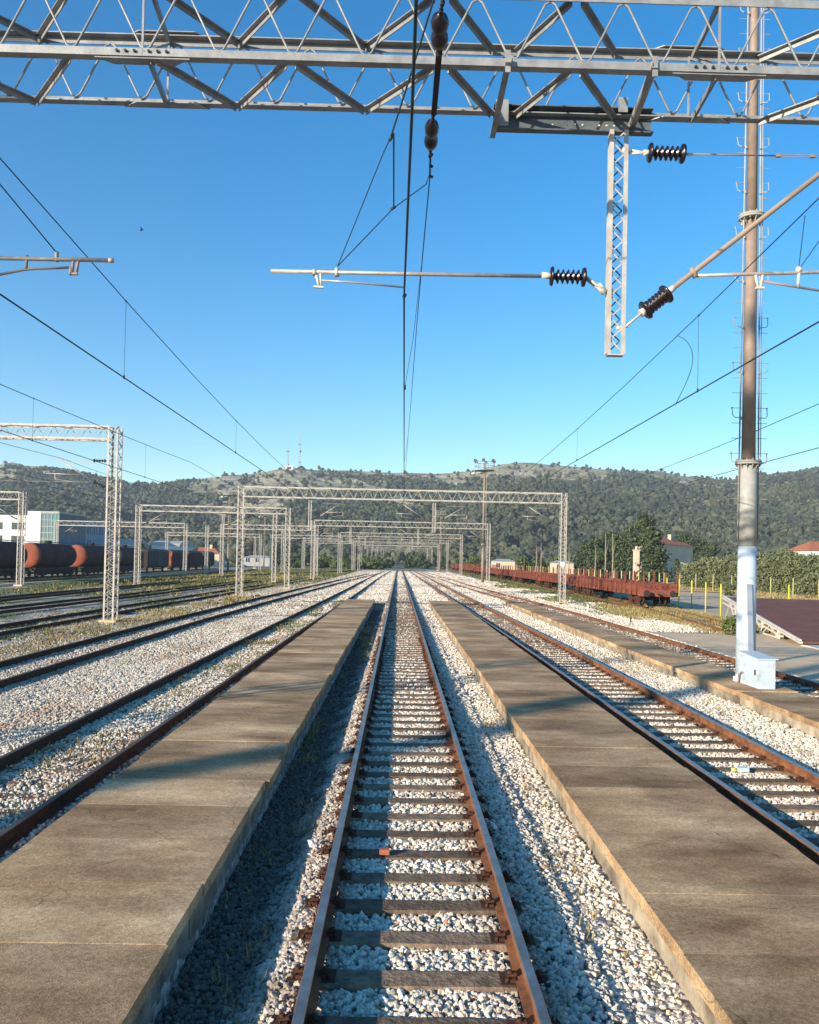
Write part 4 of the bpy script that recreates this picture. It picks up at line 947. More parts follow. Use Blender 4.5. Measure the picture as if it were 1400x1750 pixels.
# cabinet
t = thing('electrical_cabinet', 'pale blue metal cabinet with sloping lid at the foot of the pole', 'cabinet', (8.0, 18.6, .25))
a = MB(); c0, c1, y0, y1 = 7.84, 8.22, 18.15, 19.2
v = [(c0, y0, .25), (c1, y0, .25), (c1, y1, .25), (c0, y1, .25), (c0, y0, .90), (c1, y0, .90), (c1, y1, .96), (c0, y1, .96)]
a.add(v, [(3, 2, 1, 0), (4, 5, 6, 7), (0, 1, 5, 4), (2, 3, 7, 6), (1, 2, 6, 5), (3, 0, 4, 7)]).build('body', 'poleblue', t)
MB().add([(c0-.03, y0-.03, .902), (c1+.05, y0-.03, .902), (c1+.05, y1+.03, .964), (c0-.03, y1+.03, .964), (c0-.03, y0-.03, .925), (c1+.05, y0-.03, .925), (c1+.05, y1+.03, .987), (c0-.03, y1+.03, .987)],
         [(3, 2, 1, 0), (4, 5, 6, 7), (0, 1, 5, 4), (2, 3, 7, 6), (1, 2, 6, 5), (3, 0, 4, 7)]).build('lid', 'poleblue', t)
MB().box(c0-.004, c0-.001, y0+.06, y1-.06, .31, .86).build('door', 'poleblue', t)
hd_ = MB().box(c0-.03, c0-.005, y0+.12, y0+.15, .54, .66).build('handle', 'steel', t)
MB().tube([(7.80, 19.1, .25), (7.79, 19.05, .45), (7.80, 18.95, .52), (7.835, 18.9, .5)], .018, 6).build('cable', 'pole', t)
# second tall mast far off and its copies
def far_mast(x, y, label, h=17.2):
    t = thing('floodlight_mast', label, 'mast', (x, y, 0), 'floodlight masts')
    MB().tube([(x, y, 0), (x, y, h*.33)], [.24, .21], 12).tube([(x, y, h*.33), (x, y, h)], [.19, .13], 12).build('pole', 'pole', t)
    MB().tube([(x+.33, y, 3), (x+.30, y, h)], .035, 5).tube([(x, y, 5.4), (x, y, 5.5)], .3, 12).build('ladder', 'polegrey', t)
    p = MB(); p.tube([(x, y, h-1.1), (x, y, h-1.0)], 1.5, 12)
    for k in range(12):
        a_ = 2*pi*k/12; p.bar((x+1.45*cos(a_), y+1.45*sin(a_), h-1), (x+1.45*cos(a_), y+1.45*sin(a_), h+.1), .05)
    for z in (h-.45, h+.1): p.tube([(x+1.45*cos(2*pi*k/12), y+1.45*sin(2*pi*k/12), z) for k in range(13)], .04, 4)
    p.build('lamp_platform', 'polegrey', t)
    for k in range(6):
        a_ = 2*pi*k/6+.3; c_ = (x+1.5*cos(a_), y+1.5*sin(a_), h+.3); MB().box(c_[0]-.2, c_[0]+.2, c_[1]-.15, c_[1]+.15, c_[2]-.18, c_[2]+.2).build('floodlight', 'galvdark', t)
    MB().tube([(x-1.9, y, h-1.55), (x-1.4, y, h-1.5)], [.1, .25], 8).tube([(x-1.4, y, h-1.5), (x, y, h-1.3)], .04, 5).build('lamp', 'white', t)
    return t
fm = far_mast(11.9, 118, 'tall floodlight mast beside the right column of the third gantry')
dup(fm, (11.6, 236, 0), 'distant floodlight mast right of the vanishing point, seen under the second gantry beam')
dup(fm, (-36.8, 176, 0), 'distant floodlight mast left of the second gantry, against the hillside')
dup(fm, (-43, 260, 0), 'farthest floodlight mast at the left, above the yard gantries')
# unseen mast added behind the camera and thickened to throw the broad shade band
bm_ = dup(fm, (-34.8, -18.8, 0), 'unseen floodlight mast added left of and behind the camera, thickened to cast shade'); bm_.scale = (1.9, 1.9, 1.35)

# ------------------------------------------------------------------ wagons
def wheelset(t, mb, x, y, r=.46, g=.75):
    for s in (-1, 1):
        mb.tube([(x+s*g-.06, y, r+HR), (x+s*g+.06, y, r+HR)], r, 16)
    mb.tube([(x-g, y, r+HR), (x+g, y, r+HR)], .08, 8)
def flat_wagon(label, x, y, L=13.6, stakes=9, m='wagonred'):
    t = thing('flat_wagon', label, 'wagon', (x, y, 0), 'red flat wagons on the right siding')
    b_ = MB(); W = 1.32; y0, y1 = y+.6, y+L-.6
    b_.box(x-W, x+W, y0, y1, 1.15, 1.30)
    b_.box(x-W, x-W+.12, y0+.02, y1-.02, .92, 1.148); b_.box(x+W-.12, x+W, y0+.02, y1-.02, .92, 1.148)
    b_.box(x-W, x+W, y0-.10, y0-.002, .86, 1.30); b_.box(x-W, x+W, y1+.002, y1+.10, .86, 1.30)
    b_.build('underframe', m, t)
    n_ = stakes
    for s in (-1, 1):
        sd = MB(); k = 4; xx = x+s*(W+.02)
        for i in range(k):
            a_ = y0+(y1-y0)*i/k; c_ = y0+(y1-y0)*(i+1)/k
            sd.box(xx-.025, xx+.025, a_+.02, c_-.02, 1.18, 1.72)
            for z in (1.22, 1.44, 1.66): sd.box(xx+s*.026 if s > 0 else xx-.05, xx+.05 if s > 0 else xx-.026, a_+.03, c_-.03, z, z+.03)
        sd.build('side_board', m, t)
        for i in range(n_):
            yy = y0+.25+(y1-y0-.5)*i/(n_-1); st = MB()
            st.box(xx+s*.09-.045, xx+s*.09+.045, yy-.07, yy+.07, .98, 2.42+rnd.uniform(-.1, .08) if i % 2 == 0 else 1.78)
            st.build('stake', m, t)
    e_ = MB()
    for ye, s in ((y0, -1), (y1, 1)):
        for h_ in (-1, 1):
            e_ = MB(); e_.box(*sorted((x+h_*.06, x+h_*W)), ye-.03, ye+.03, 1.302, 1.72)
            for dx in (.25, .55, .9): e_.box(x+h_*dx-.05, x+h_*dx+.05, ye+s*.06-.045, ye+s*.06+.045, 1.48, 1.58)
            e_.build('end_board', m, t)
    bf = MB()
    for ye, s in ((y0-.1, -1), (y1+.1, 1)):
        for dx in (-.875, .875):
            MB().tube([(x+dx, ye, 1.06), (x+dx, ye+s*.38, 1.06)], .10, 10).tube([(x+dx, ye+s*.38, 1.06), (x+dx, ye+s*.42, 1.06)], [.23, .22], 14).build('buffer', 'steel', t)
        bf = MB(); bf.bar((x, ye, 1.02), (x, ye+s*.3, .98), .1, .1)
        bf.tube([(x, ye+s*.2, 1.0), (x+.02, ye+s*.3, .6), (x, ye+s*.22, .35)], .03, 5); bf.build('coupling', 'steel', t)
    wh = MB()
    for yy in (y+1.6, y+3.4, y+L-3.4, y+L-1.6): wheelset(t, wh, x, yy)
    wh.build('wheelset', 'steel', t)
    bg_ = MB()
    for yc in (y+2.5, y+L-2.5):
        for s in (-1, 1):
            bg_.box(x+s*.98-.05, x+s*.98+.05, yc-1.3, yc+1.3, .55, .72)
            for dy in (-.9, .9): bg_.box(x+s*1.03-.09, x+s*1.03+.09, yc+dy-.17, yc+dy+.17, .38, .85)
            bg_.bar((x+s*1.0, yc-1.25, .32), (x+s*1.0, yc+1.25, .32), .06, .06)
        bg_.box(x-.95, x+.95, yc-.2, yc+.2, .6, .9)
    bg_.build('bogie', 'rustdark', t)
    return t
wg = flat_wagon('nearest red flat wagon on the right, buffers facing the camera', c_R3(60), 54.2, 19.6, 15)
yw = 54.2+20.6; k = 0
nm = ['second', 'third', 'fourth', 'fifth', 'sixth', 'seventh', 'eighth', 'ninth', 'tenth']
while k < 9:
    dup(wg, (c_R3(yw+6), yw, 0), nm[k]+' red flat wagon in the row, counted from the near end', 'red flat wagons on the right siding'); yw += 20.6; k += 1

def tank_wagon(label, y, L=12.0, end='wagonorange', body='wagondark'):
    x = -41.5; t = thing('tank_wagon', label, 'wagon', (x, y, 0), 'tank wagons at the far left')
    R_ = 1.42; zc = 2.62; n_ = 28
    def rg(yy, r): return [(x+r*cos(2*pi*k/n_), yy, zc+r*sin(2*pi*k/n_)) for k in range(n_)]
    bd = MB(); P_ = rg(y+1.3, R_)+rg(y+L-1.3, R_)
    bd.add(P_, [(k, (k+1) % n_, n_+(k+1) % n_, n_+k) for k in range(n_)], True)
    bo = bd.build('tank', body, t)
    for yy in np.linspace(y+1.8, y+L-1.8, 6): MB().add(rg(yy-.04, R_+.015)+rg(yy+.04, R_+.015), [(k, (k+1) % n_, n_+(k+1) % n_, n_+k) for k in range(n_)], True).build('band', 'steel', bo)
    for s, ye in ((-1, y+1.3), (1, y+L-1.3)):
        e_ = MB(); rings = [(0, R_), (.12, R_*.97), (.26, R_*.84), (.36, R_*.60), (.42, R_*.32), (.44, .02)]
        P_ = []
        for d_, r in rings: P_ += rg(ye+s*d_, r)
        f = [((i*n_+k), (i*n_+(k+1) % n_), ((i+1)*n_+(k+1) % n_), ((i+1)*n_+k)) for i in range(5) for k in range(n_)]
        if s > 0: pass
        e_.add(P_, f, True); e_.build('tank_end', end if s < 0 else body, t)
    fr = MB(); fr.box(x-1.2, x+1.2, y+.5, y+L-.5, .95, 1.18)
    fr.box(x-1.25, x+1.25, y+.35, y+.498, .85, 1.25); fr.box(x-1.25, x+1.25, y+L-.498, y+L-.35, .85, 1.25); fr.build('underframe', 'steel', t)
    wh = MB()
    for yy in (y+1.6, y+3.2, y+L-3.2, y+L-1.6): wheelset(t, wh, x, yy)
    wh.build('wheelset', 'steel', t)
    dm = MB(); dm.tube([(x, y+L/2, zc+R_-.1), (x, y+L/2, zc+R_+.32)], .38, 14); dm.build('manhole', 'steel', t)
    rl = MB()
    for s in (-.5, .5): rl.tube([(x+s, y+1.5, zc+R_+.12), (x+s, y+L-1.5, zc+R_+.12)], .035, 5)
    rl.build('walkway_rail', 'steel', t)
    bf = MB()
    for dx in (-.875, .875): MB().tube([(x+dx, y+.35, 1.06), (x+dx, y-.02, 1.06)], .1, 8).tube([(x+dx, y-.02, 1.06), (x+dx, y-.06, 1.06)], .23, 12).build('buffer', 'steel', t)
    bg_ = MB()
    for yc in (y+2.4, y+L-2.4): bg_.box(x+.9, x+1.05, yc-1.25, yc+1.25, .35, .93)
    bg_.box(x+.8, x+.9, y+3.9, y+L-3.9, .45, .93); bg_.build('bogie', 'steel', t)  # bogie side frames plus a dark filler panel standing in for underframe shade
    return t
tank_wagon('dark tank wagon at the left photo edge, half cut off', 78.2, 11.6)
tank_wagon('tank wagon with the brightest orange end, second from the left', 90.6, 12.6)
tank_wagon('tank wagon with the duller orange end, before the white building', 104.2, 12.6, end='wagonorange')
tank_wagon('tank wagon with brownish end hidden partly by the lattice mast', 117.8, 11.6, end='wagongrey')
def box_wagon(label, y, L, m, mend, roof='wagongrey'):
    x = -41.5; t = thing('covered_wagon', label, 'wagon', (x, y, 0), 'covered wagons at the far left')
    W = 1.42; b_ = MB().box(x-W, x+W, y+.5, y+L-.5, 1.1, 3.5); b_.build('body', m, t)
    rf = MB(); prof = [(-W-.03, 3.5), (W+.03, 3.5), (W*.8, 3.78), (W*.4, 3.93), (0, 3.98), (-W*.4, 3.93), (-W*.8, 3.78)]
    rf.prism([(x+a_, z+.002) for a_, z in prof], y+.45, y+L-.45); rf.build('roof', roof, t)
    for yy in np.linspace(y+.7, y+L-.7, 9):
        if abs(yy-y-L/2) > 1.25: MB().box(x+W, x+W+.06, yy-.05, yy+.05, 1.1, 3.5).build('rib', m, t)
    rb = MB(); rb.box(x+W, x+W+.09, y+L/2-1.2, y+L/2+1.2, 1.15, 3.42); rb.build('sliding_door', m, t)
    en = MB(); en.box(x-W, x+W, y+.43, y+.498, 1.1, 3.5)
    for dx in (-1.25, -.45, .45, 1.25): en.box(x+dx-.08, x+dx+.08, y+.33, y+.429, 1.1, 3.5)
    en.build('end_wall', mend, t)
    wh = MB()
    for yy in (y+2, y+L-2): wheelset(t, wh, x, yy)
    wh.box(x-1.2, x+1.2, y+.5, y+L-.5, .85, 1.098); wh.build('wheelset', 'steel', t)
    return t
box_wagon('dark covered wagon behind the tall lattice mast', 130.5, 12.5, 'wagongrey', 'steel')
box_wagon('covered wagon with the orange ribbed end facing the camera', 144.5, 10.5, 'wagondark', 'wagonorange')
box_wagon('dark covered wagon at the end of the row on the left', 156, 11, 'wagondark', 'wagondark')
box_wagon('last low dark wagon at the end of the row', 168, 10, 'wagongrey', 'wagongrey')

# small pale wagon seen end-on at the vanishing point
t = thing('rail_trolley', 'small pale rail vehicle end-on at the far end of the centre track', 'rail vehicle', (0, 243, 0))
MB().box(-1.4, 1.4, 241, 247, .75, 1.0).box(-1.4, 1.4, 241, 247, 2.1, 2.35).box(-1.4, -1.15, 241, 247, 1.002, 2.098).box(1.15, 1.4, 241, 247, 1.002, 2.098).build('body', 'galvdark', t)
MB().box(-1.14, 1.14, 241.2, 246, 1.002, 2.098).build('window', 'darkglass', t)
wh = MB(); wheelset(t, wh, 0, 242.5); wheelset(t, wh, 0, 245.5); wh.build('wheelset', 'steel', t)

# ------------------------------------------------------------------ loading ramp
t = thing('loading_ramp', 'brown-decked steel loading ramp with pale truss side at the right photo edge', 'ramp', (18, 36, 0))
A0 = Vector((15.35, 31.2, .08)); A1 = Vector((17.75, 44.8, 1.22)); B0 = Vector((24.5, 29.5, .08)); B1 = Vector((25.5, 43.0, 1.22))
dk = MB(); up = Vector((0, 0, .06))
dk.add([A0, B0, B1, A1, A0+up, B0+up, B1+up, A1+up], [(3, 2, 1, 0), (4, 5, 6, 7), (0, 1, 5, 4), (1, 2, 6, 5), (2, 3, 7, 6), (3, 0, 4, 7)]).build('deck', 'deck', t)
tr = MB(); of = Vector((-.10, .0, 0))
tr.bar(A0+of+Vector((0, 0, .03)), A1+of+Vector((0, 0, .03)), .14, .07); tr.bar(A0+of+Vector((-.02, 0, .12)), A1+of+Vector((-.02, 0, .16)), .08, .06)
tr.bar(A0.lerp(A1, .18)+of+Vector((0, 0, -.16)), A1+of+Vector((0, 0, -.22)), .10, .07)
ng_ = 8
for i in range(ng_):
    u = .22+.75*i/ng_; p = A0.lerp(A1, u)+of; g0 = Vector((p.x, p.y, -.05))
    if i % 2 == 0: tr.bar(p, g0, .09, .09)
    q_ = A0.lerp(A1, min(u+.75/ng_, 1))+of
    tr.bar(Vector((p.x, p.y, .0)) if i % 2 == 0 else p, q_ if i % 2 == 0 else Vector((q_.x, q_.y, 0)), .05, .05)
tr.bar(Vector((A0.lerp(A1, .25).x-.1, A0.lerp(A1, .25).y, .02)), Vector((A1.x-.1, A1.y, .02)), .07, .06)
tr.build('side_truss', 'palesteel', t)
t2 = MB(); t2.box(15.3, 25, 29.4, 31.3, -.03, .03); t2.build('toe_plate', 'palesteel', t)

# ------------------------------------------------------------------ yellow posts
po = MB().tube([(0, 0, -.05), (0, 0, 1.9)], .045, 8).tube([(0, 0, 1.9), (0, 0, 1.94)], [.045, .01], 8).build('fence_post', 'yellow'); tag(po, 'bright yellow post standing by the nearest flat wagon', 'post', 'yellow fence posts')
po.location = (21.6, 63.4, 0)
spots = [((20.8, 58.4), 'bright yellow post second left of the tall pole'), ((19.96, 53.5), 'bright yellow post left of the tall pole by the weeds'), ((19.1, 48.8), 'nearest bright yellow post at the left end of the ramp'), ((22.5, 69), 'yellow post just beyond the nearest wagon end'), ((24.0, 50.5), 'bright yellow post just right of the tall pole behind the ramp'), ((27.5, 50.5), 'bright yellow post in the middle behind the ramp deck'), ((31.5, 52), 'bright yellow post farthest right behind the ramp deck')]
for (x, y), lb in spots:
    c = po.copy(); COL.objects.link(c); c.location = (x, y, 0); c['label'] = lb
pp = MB().tube([(0, 0, -.05), (0, 0, 2.0)], .045, 8).build('fence_post', 'paleyellow'); tag(pp, 'faded yellow fence post in the row before the olive hedge', 'post', 'faded fence posts along the hedge')
pts = [(37.2, 97), (37.6, 92.5), (38.0, 88.5), (38.4, 84.5), (38.8, 80.5), (39.3, 76.5), (40.2, 73), (41.2, 70), (42.4, 67), (43.8, 64), (36.6, 101), (36, 105), (35.4, 109.5), (34.8, 114)]
for i, (x, y) in enumerate(pts):
    c = pp if i == 0 else pp.copy()
    if i: COL.objects.link(c)
    c.location = (x, y, 0)
yy = 72.0; pq = MB().tube([(0, 0, -.05), (0, 0, 2.3)], .05, 6).build('fence_post', 'paleyellow'); tag(pq, 'faded yellow fence post rising behind the red flat wagons', 'post', 'faded fence posts behind the wagons')
i = 0
while yy < 200:
    c = pq if i == 0 else pq.copy()
    if i: COL.objects.link(c)
    c.location = (22.8+.1*(yy-72)*.4, yy, 0); yy += 3.6; i += 1

# ------------------------------------------------------------------ buildings
def windows(t, rects, Y, mat_='darkglass', frame='white', face='front', X=None):
    for (x0, x1, z0, z1) in rects:
        if face == 'front':
            w_ = MB().box(x0, x1, Y-.06, Y-.01, z0, z1).build('window', mat_, t)
            fb = MB(); n_ = max(2, int((x1-x0)/1.2))
            for k in range(1, n_): xx = x0+(x1-x0)*k/n_; fb.box(xx-.05, xx+.05, Y-.10, Y-.062, z0, z1)
            fb.box(x0-.06, x1+.06, Y-.12, Y-.062, z0-.12, z0-.002); fb.build('frame', frame, w_)
        else:
            w_ = MB().box(X+.01, X+.06, x0, x1, z0, z1).build('window', mat_, t)
            fb = MB().box(X+.062, X+.10, (x0+x1)/2-.06, (x0+x1)/2+.06, z0, z1); fb.build('frame', frame, w_)
t = thing('office_building', 'white three-storey building with a glazed corner tower behind the tank wagons', 'building', (-95, 205, 0))
MB().box(-118, -90.2, 200, 216, -.1, 11.6).build('wall', 'white', t); MB().box(-118, -90.1, 199.9, 216, 11.602, 11.9).build('roof_edge', 'white', t)
windows(t, [(-110+k*5.2, -107+k*5.2, z, z+1.7) for k in range(4) for z in (2.2, 5.2, 8.4)], 200)
MB().box(-90.1, -86.9, 198.8, 216, -.1, 12.9).build('tower_wall', 'white', t)
gt = MB().box(-86.9, -82.6, 199.0, 216, -.1, 12.5).build('glazed_tower', 'glass', t)
fr = MB()
for k in range(6): xx = -86.9+k*4.3/5; fr.box(xx-.06, xx+.06, 198.90, 198.998, 0, 12.5)
for k in range(9): zz_ = k*1.55; fr.box(-86.9, -82.6, 198.86, 198.898, zz_-.07, zz_+.07)
fr.box(-87, -82.4, 198.7, 216.1, 12.502, 12.95); fr.build('glazing_bars', 'roofgrey', gt)
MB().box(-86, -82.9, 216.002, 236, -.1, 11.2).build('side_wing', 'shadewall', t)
windows(t, [(218+k*4.3, 220.6+k*4.3, z, z+2.0) for k in range(4) for z in (4.6, 8.2)], 0, mat_='glass', face='side', X=-82.9)
def shed(label, x0, x1, y0, y1, h):
    t = thing('industrial_shed', label, 'shed', ((x0+x1)/2, y0, 0)); MB().box(x0, x1, y0, y1, -.1, h).build('wall', 'white', t)
    n_ = 10; pr = []
    for k in range(n_+1): a_ = pi*k/n_; pr.append(((y0+y1)/2-cos(a_)*(y1-y0)/2*1.02, h+.002+sin(a_)*1.5))
    v = [(x, y, z) for x in (x0-.2, x1+.2) for y, z in pr]; N = n_+1
    f = [(k, k+1, N+k+1, N+k) for k in range(n_)]+[tuple(reversed(range(N))), tuple(N+k for k in range(N)), (0, N, 2*N-1, n_)]
    MB().add(v, f).build('roof', 'roofgrey', t)
    MB().box(x0+1, x1-1, y0-.05, y0-.002, h-1.6, h-1.0).build('window', 'roofgrey', t); return t
shed('long white shed with curved grey roof right of the office building', -83.5, -72.5, 222, 236, 5.6)
shed('smaller white shed with curved grey roof behind the covered wagon', -69.5, -61.8, 230, 246, 5.6)
def house(label, x, y, w_, d_, h, wall, ang=0, roof='rooftile', rh=1.8, chim=True):
    t = thing('house', label, 'house', (x, y, 0))
    def L(mb): return mb
    MB().box(x-w_/2, x+w_/2, y, y+d_, -.1, h).build('wall', wall, t)
    v = [(x-w_/2-.3, y-.3, h), (x+w_/2+.3, y-.3, h), (x+w_/2+.3, y+d_+.3, h), (x-w_/2-.3, y+d_+.3, h), (x-w_/2+w_*.25, y+d_/2, h+rh), (x+w_/2-w_*.25, y+d_/2, h+rh)]
    r_ = MB().add([(a_, b_, c_+.003) for a_, b_, c_ in v], [(0, 1, 5, 4), (1, 2, 5), (2, 3, 4, 5), (3, 0, 4), (3, 2, 1, 0)]).build('roof', roof, t)
    if chim: MB().box(x+w_*.12, x+w_*.12+.7, y+d_/2-.9, y+d_/2-.2, h+.4, h+rh+.8).build('chimney', wall, r_)
    windows(t, [(x-w_/2+1+k*3.2, x-w_/2+2.2+k*3.2, 1.2, 2.6) for k in range(int((w_-1)/3.2))], y)
    return t
house('small red-roofed cream house beyond the left yard grass', -55.5, 232, 9, 8, 3.6, 'cream')
o = house('house with orange roof among the dark trees at the right', 59.5, 176, 20, 6, 7.4, 'cream', rh=1.6); o.rotation_euler.z = radians(50)
house('red-roofed house behind the olive hedge at the right photo edge', 78, 146, 9, 9, 6.2, 'white')
house('low white house behind the middle of the red wagons', 33.5, 262, 7, 6, 3.3, 'cream', roof='roofgrey', rh=.7, chim=False)
house('low white house right of the second gantry column, behind the wagons', 49, 244, 6, 6, 3.1, 'cream', roof='roofgrey', rh=.7, chim=False)
house('tiny pale hut near the far end of the tracks', 8.5, 335, 5, 4, 2.8, 'white', roof='roofgrey', rh=.8, chim=False)
house('pale grey shed in the trees left of the second gantry column', -62, 262, 10, 6, 2.4, 'cream', roof='roofgrey', rh=.7, chim=False)
house('pale low shed behind the far left masts', -47, 270, 9, 6, 2.8, 'roofgrey', roof='roofgrey', rh=.7, chim=False)
t = thing('gate_wall', 'cream gate pillar and arched wall behind the nearest flat wagon', 'wall', (36, 130, 0))
MB().box(37.3, 38.1, 130, 130.8, -.1, 5.2).box(37.2, 38.2, 129.9, 130.9, 5.202, 5.4).tube([(37.7, 130.4, 5.4), (37.7, 130.4, 6.0)], [.25, .12], 8).build('pillar', 'cream', t)
MB().box(38.102, 38.9, 130.2, 130.8, -.1, 2.6).box(38.102, 40.4, 130.2, 130.8, 2.602, 3.4).box(39.8, 40.4, 130.2, 130.8, -.1, 2.6).build('arch_wall', 'cream', t)
MB().box(44.0, 45.6, 130.2, 131, -.1, 3.6).build('wall_panel', 'cream', t)
# hilltop hut and radio masts
hz = lambda x, y: float(hillz(np.array([x]), np.array([y]))[0])
hx = (491-682)/1400*1120; z0 = hz(hx, 1120)
t = thing('hilltop_hut', 'small pale hut on the hilltop beside the radio masts', 'hut', (hx, 1120, z0-2))
MB().box(hx-6, hx+6, 1118, 1126, z0-4, z0+5.5).build('wall', 'white', t); MB().box(hx-2.6, hx+2.6, 1117.8, 1117.99, z0+.5, z0+3.8).build('opening', 'rustdark', t)
def radio(label, px, top, w0, dish):
    x = (px-682)/1400*1135; zb = hz(x, 1135); zt = at(px, top, 1135).z
    t = thing('radio_mast', label, 'radio mast', (x, 1135, zb)); mb = MB()
    for sx_ in (-1, 1):
        for sy in (-1, 1): mb.bar((x+sx_*w0, 1135+sy*w0, zb-2), (x+sx_*w0*.4, 1135+sy*w0*.4, zt-6), .42)
    for k in range(9):
        z = zb+(zt-6-zb)*k/9; z2 = zb+(zt-6-zb)*(k+1)/9; s = w0*(1-.6*k/9); mb.bar((x-s, 1135-s, z), (x+s, 1135-s, z2), .3); mb.bar((x+s, 1135-s, z), (x-s, 1135-s, z2), .3)
    mb.build('lattice', 'roofgrey', t)
    MB().bar((x, 1135, zt-7), (x, 1135, zt), .5).build('aerial', 'roofgrey', t)
    d_ = MB(); 
    for z, r in dish: d_.tube([(x+1.5, 1133, z+zb), (x+1.5, 1132.4, z+zb)], r, 10)
    d_.box(x-2.5, x+2.5, 1134, 1134.6, zb+(zt-zb)*.66, zb+(zt-zb)*.66+.7); d_.build('dish', 'steel', t)
radio('left, shorter radio mast on the hilltop above the hut', 488, 757, 1.1, [(6, 1.0)]); radio('right, taller radio mast on the hilltop', 508, 738, 1.1, [(24, 1.3), (9, .8)])
for (x, y, h, lb) in [(900, 800, 8, '')]: pass

# ------------------------------------------------------------------ trees near the yard
def tree(name, label, cat, x, y, h, w_, leaf='leafpine', shape='round', n=1400, q=.30,  trunk=.18, group=None, bare=.12, seed=1, z0=0, bark='bark'):
    R_ = np.random.RandomState(seed); t = thing(name, label, cat, (x, y, z0), group)
    nc = max(8, int(n/45)); cz = R_.uniform(0, 1, nc)
    if shape == 'cone': rad_ = (1-cz)**.8*.95+.05
    elif shape == 'column': rad_ = np.minimum(1, (1-cz)*2.2+.08)*np.minimum(1, .55+cz*3)
    else: rad_ = np.sqrt(np.clip(1-(2*cz-1)**2*.92, 0.05, 1))
    if shape == 'layer': rad_ = (.25+.75*(1-cz)**.7)*R_.uniform(.6, 1.15, nc)
    rad_ = rad_*R_.uniform(.75, 1.12, nc)
    a_ = R_.uniform(0, 2*pi, nc); rr = np.sqrt(R_.uniform(.12, 1, nc))*rad_*w_/2*.85
    cc = np.stack([x+np.cos(a_)*rr, y+np.sin(a_)*rr, z0+h*(bare+(1-bare)*cz*.93)], -1)
    cs = w_*R_.uniform(.05, .17, nc)*(1.2 if shape == 'round' else .95); zf = .42 if shape == 'layer' else .8
    idx = R_.randint(0, nc, n); d_ = R_.normal(size=(n, 3)); d_ /= np.linalg.norm(d_, axis=1)[:, None]
    P = cc[idx]+d_*(cs[idx]*R_.uniform(.55, 1.15, n))[:, None]*np.array([1, 1, zf])
    u = R_.normal(size=(n, 3)); u = u-d_*np.sum(u*d_, 1)[:, None]*.6; u /= np.linalg.norm(u, axis=1)[:, None]; v_ = np.cross(u, d_+R_.normal(size=(n, 3))*.4); v_ /= np.linalg.norm(v_, axis=1)[:, None]
    s = q*R_.uniform(.5, 1.2, n)[:, None]
    V = np.stack([P-u*s*.5, P+v_*s*.45, P+u*s*.6, P-v_*s*.4], 1).reshape(-1, 3)-np.array([x, y, z0])
    F = np.arange(4*n).reshape(n, 4)
    o = npmesh('crown', V, F, leaf); o.parent = t
    tk = MB(); top = Vector((x+R_.uniform(-.1, .1)*h*.1, y, z0+h*.82)); tk.tube([(x, y, z0-.15), (x+.02*h*R_.uniform(-1, 1), y, z0+h*.4), top], [trunk, trunk*.7, trunk*.2], 7)
    for k in range(7):
        c_ = Vector(cc[k]); b0 = Vector((x, y, z0+h*R_.uniform(.15, .45))); tk.tube([b0, b0.lerp(c_, .5)+Vector((0, 0, .2)), c_], [trunk*.4, trunk*.25, trunk*.08], 5)
    tk.build('trunk', bark, t); return t
# big conifer group at the right
pos = [(1102, 872, 150, 7.5, 8, 'layer', 'tallest dark pine, layered, behind the cream pillar'), (1080, 892, 158, 6, 6, 'layer', 'dark pine just left of the tallest one behind the wagons'),
       (1118, 902, 128, 6.5, 7, 'layer', 'spreading dark cedar in front of the orange-roofed house'), (1060, 908, 160, 6, 5, 'round', 'dark tree above the bare pale trunks'), (1040, 905, 170, 6, 5, 'layer', 'dark tree left of the tall pair of bare trunks'),
       (1018, 918, 168, 6, 5, 'round', 'dense dark tree second from the left of the right-hand clump'), (1000, 926, 172, 5.5, 5, 'layer', 'dark tree at the left end of the right-hand clump'), (1068, 935, 152, 5, 5, 'round', 'low dark tree under the pines beside the cream pillar'),
       (1095, 940, 146, 5, 5, 'round', 'bushy dark tree right behind the cream pillar'), (1030, 940, 158, 5, 5, 'round', 'low dark tree between the bare pale trunks'), (1168, 905, 215, 9, 5, 'layer', 'dark pine rising right behind the orange-roofed house'), (1190, 915, 205, 8, 5, 'round', 'dark pine just right of the orange-roofed house'), (1215, 925, 190, 7, 5, 'layer', 'dark pine above the left end of the olive hedge')]
sd = 10
for px, py, Y_, w_, tr_, sh, lb in pos:
    p = at(px, py, Y_); tree('pine_tree', lb, 'tree', p.x, Y_, p.z, w_, 'leafpine', sh, 6500, .42, .3, 'dark pines beyond the siding', .08, sd); sd += 1
p = at(1157, 952, 122); tree('cypress_tree', 'small narrow cypress beside the shaded house wall', 'tree', p.x, 122, p.z, 2.4, 'leafpine', 'cone', 1200, .3, .12, None, .02, sd); sd += 1
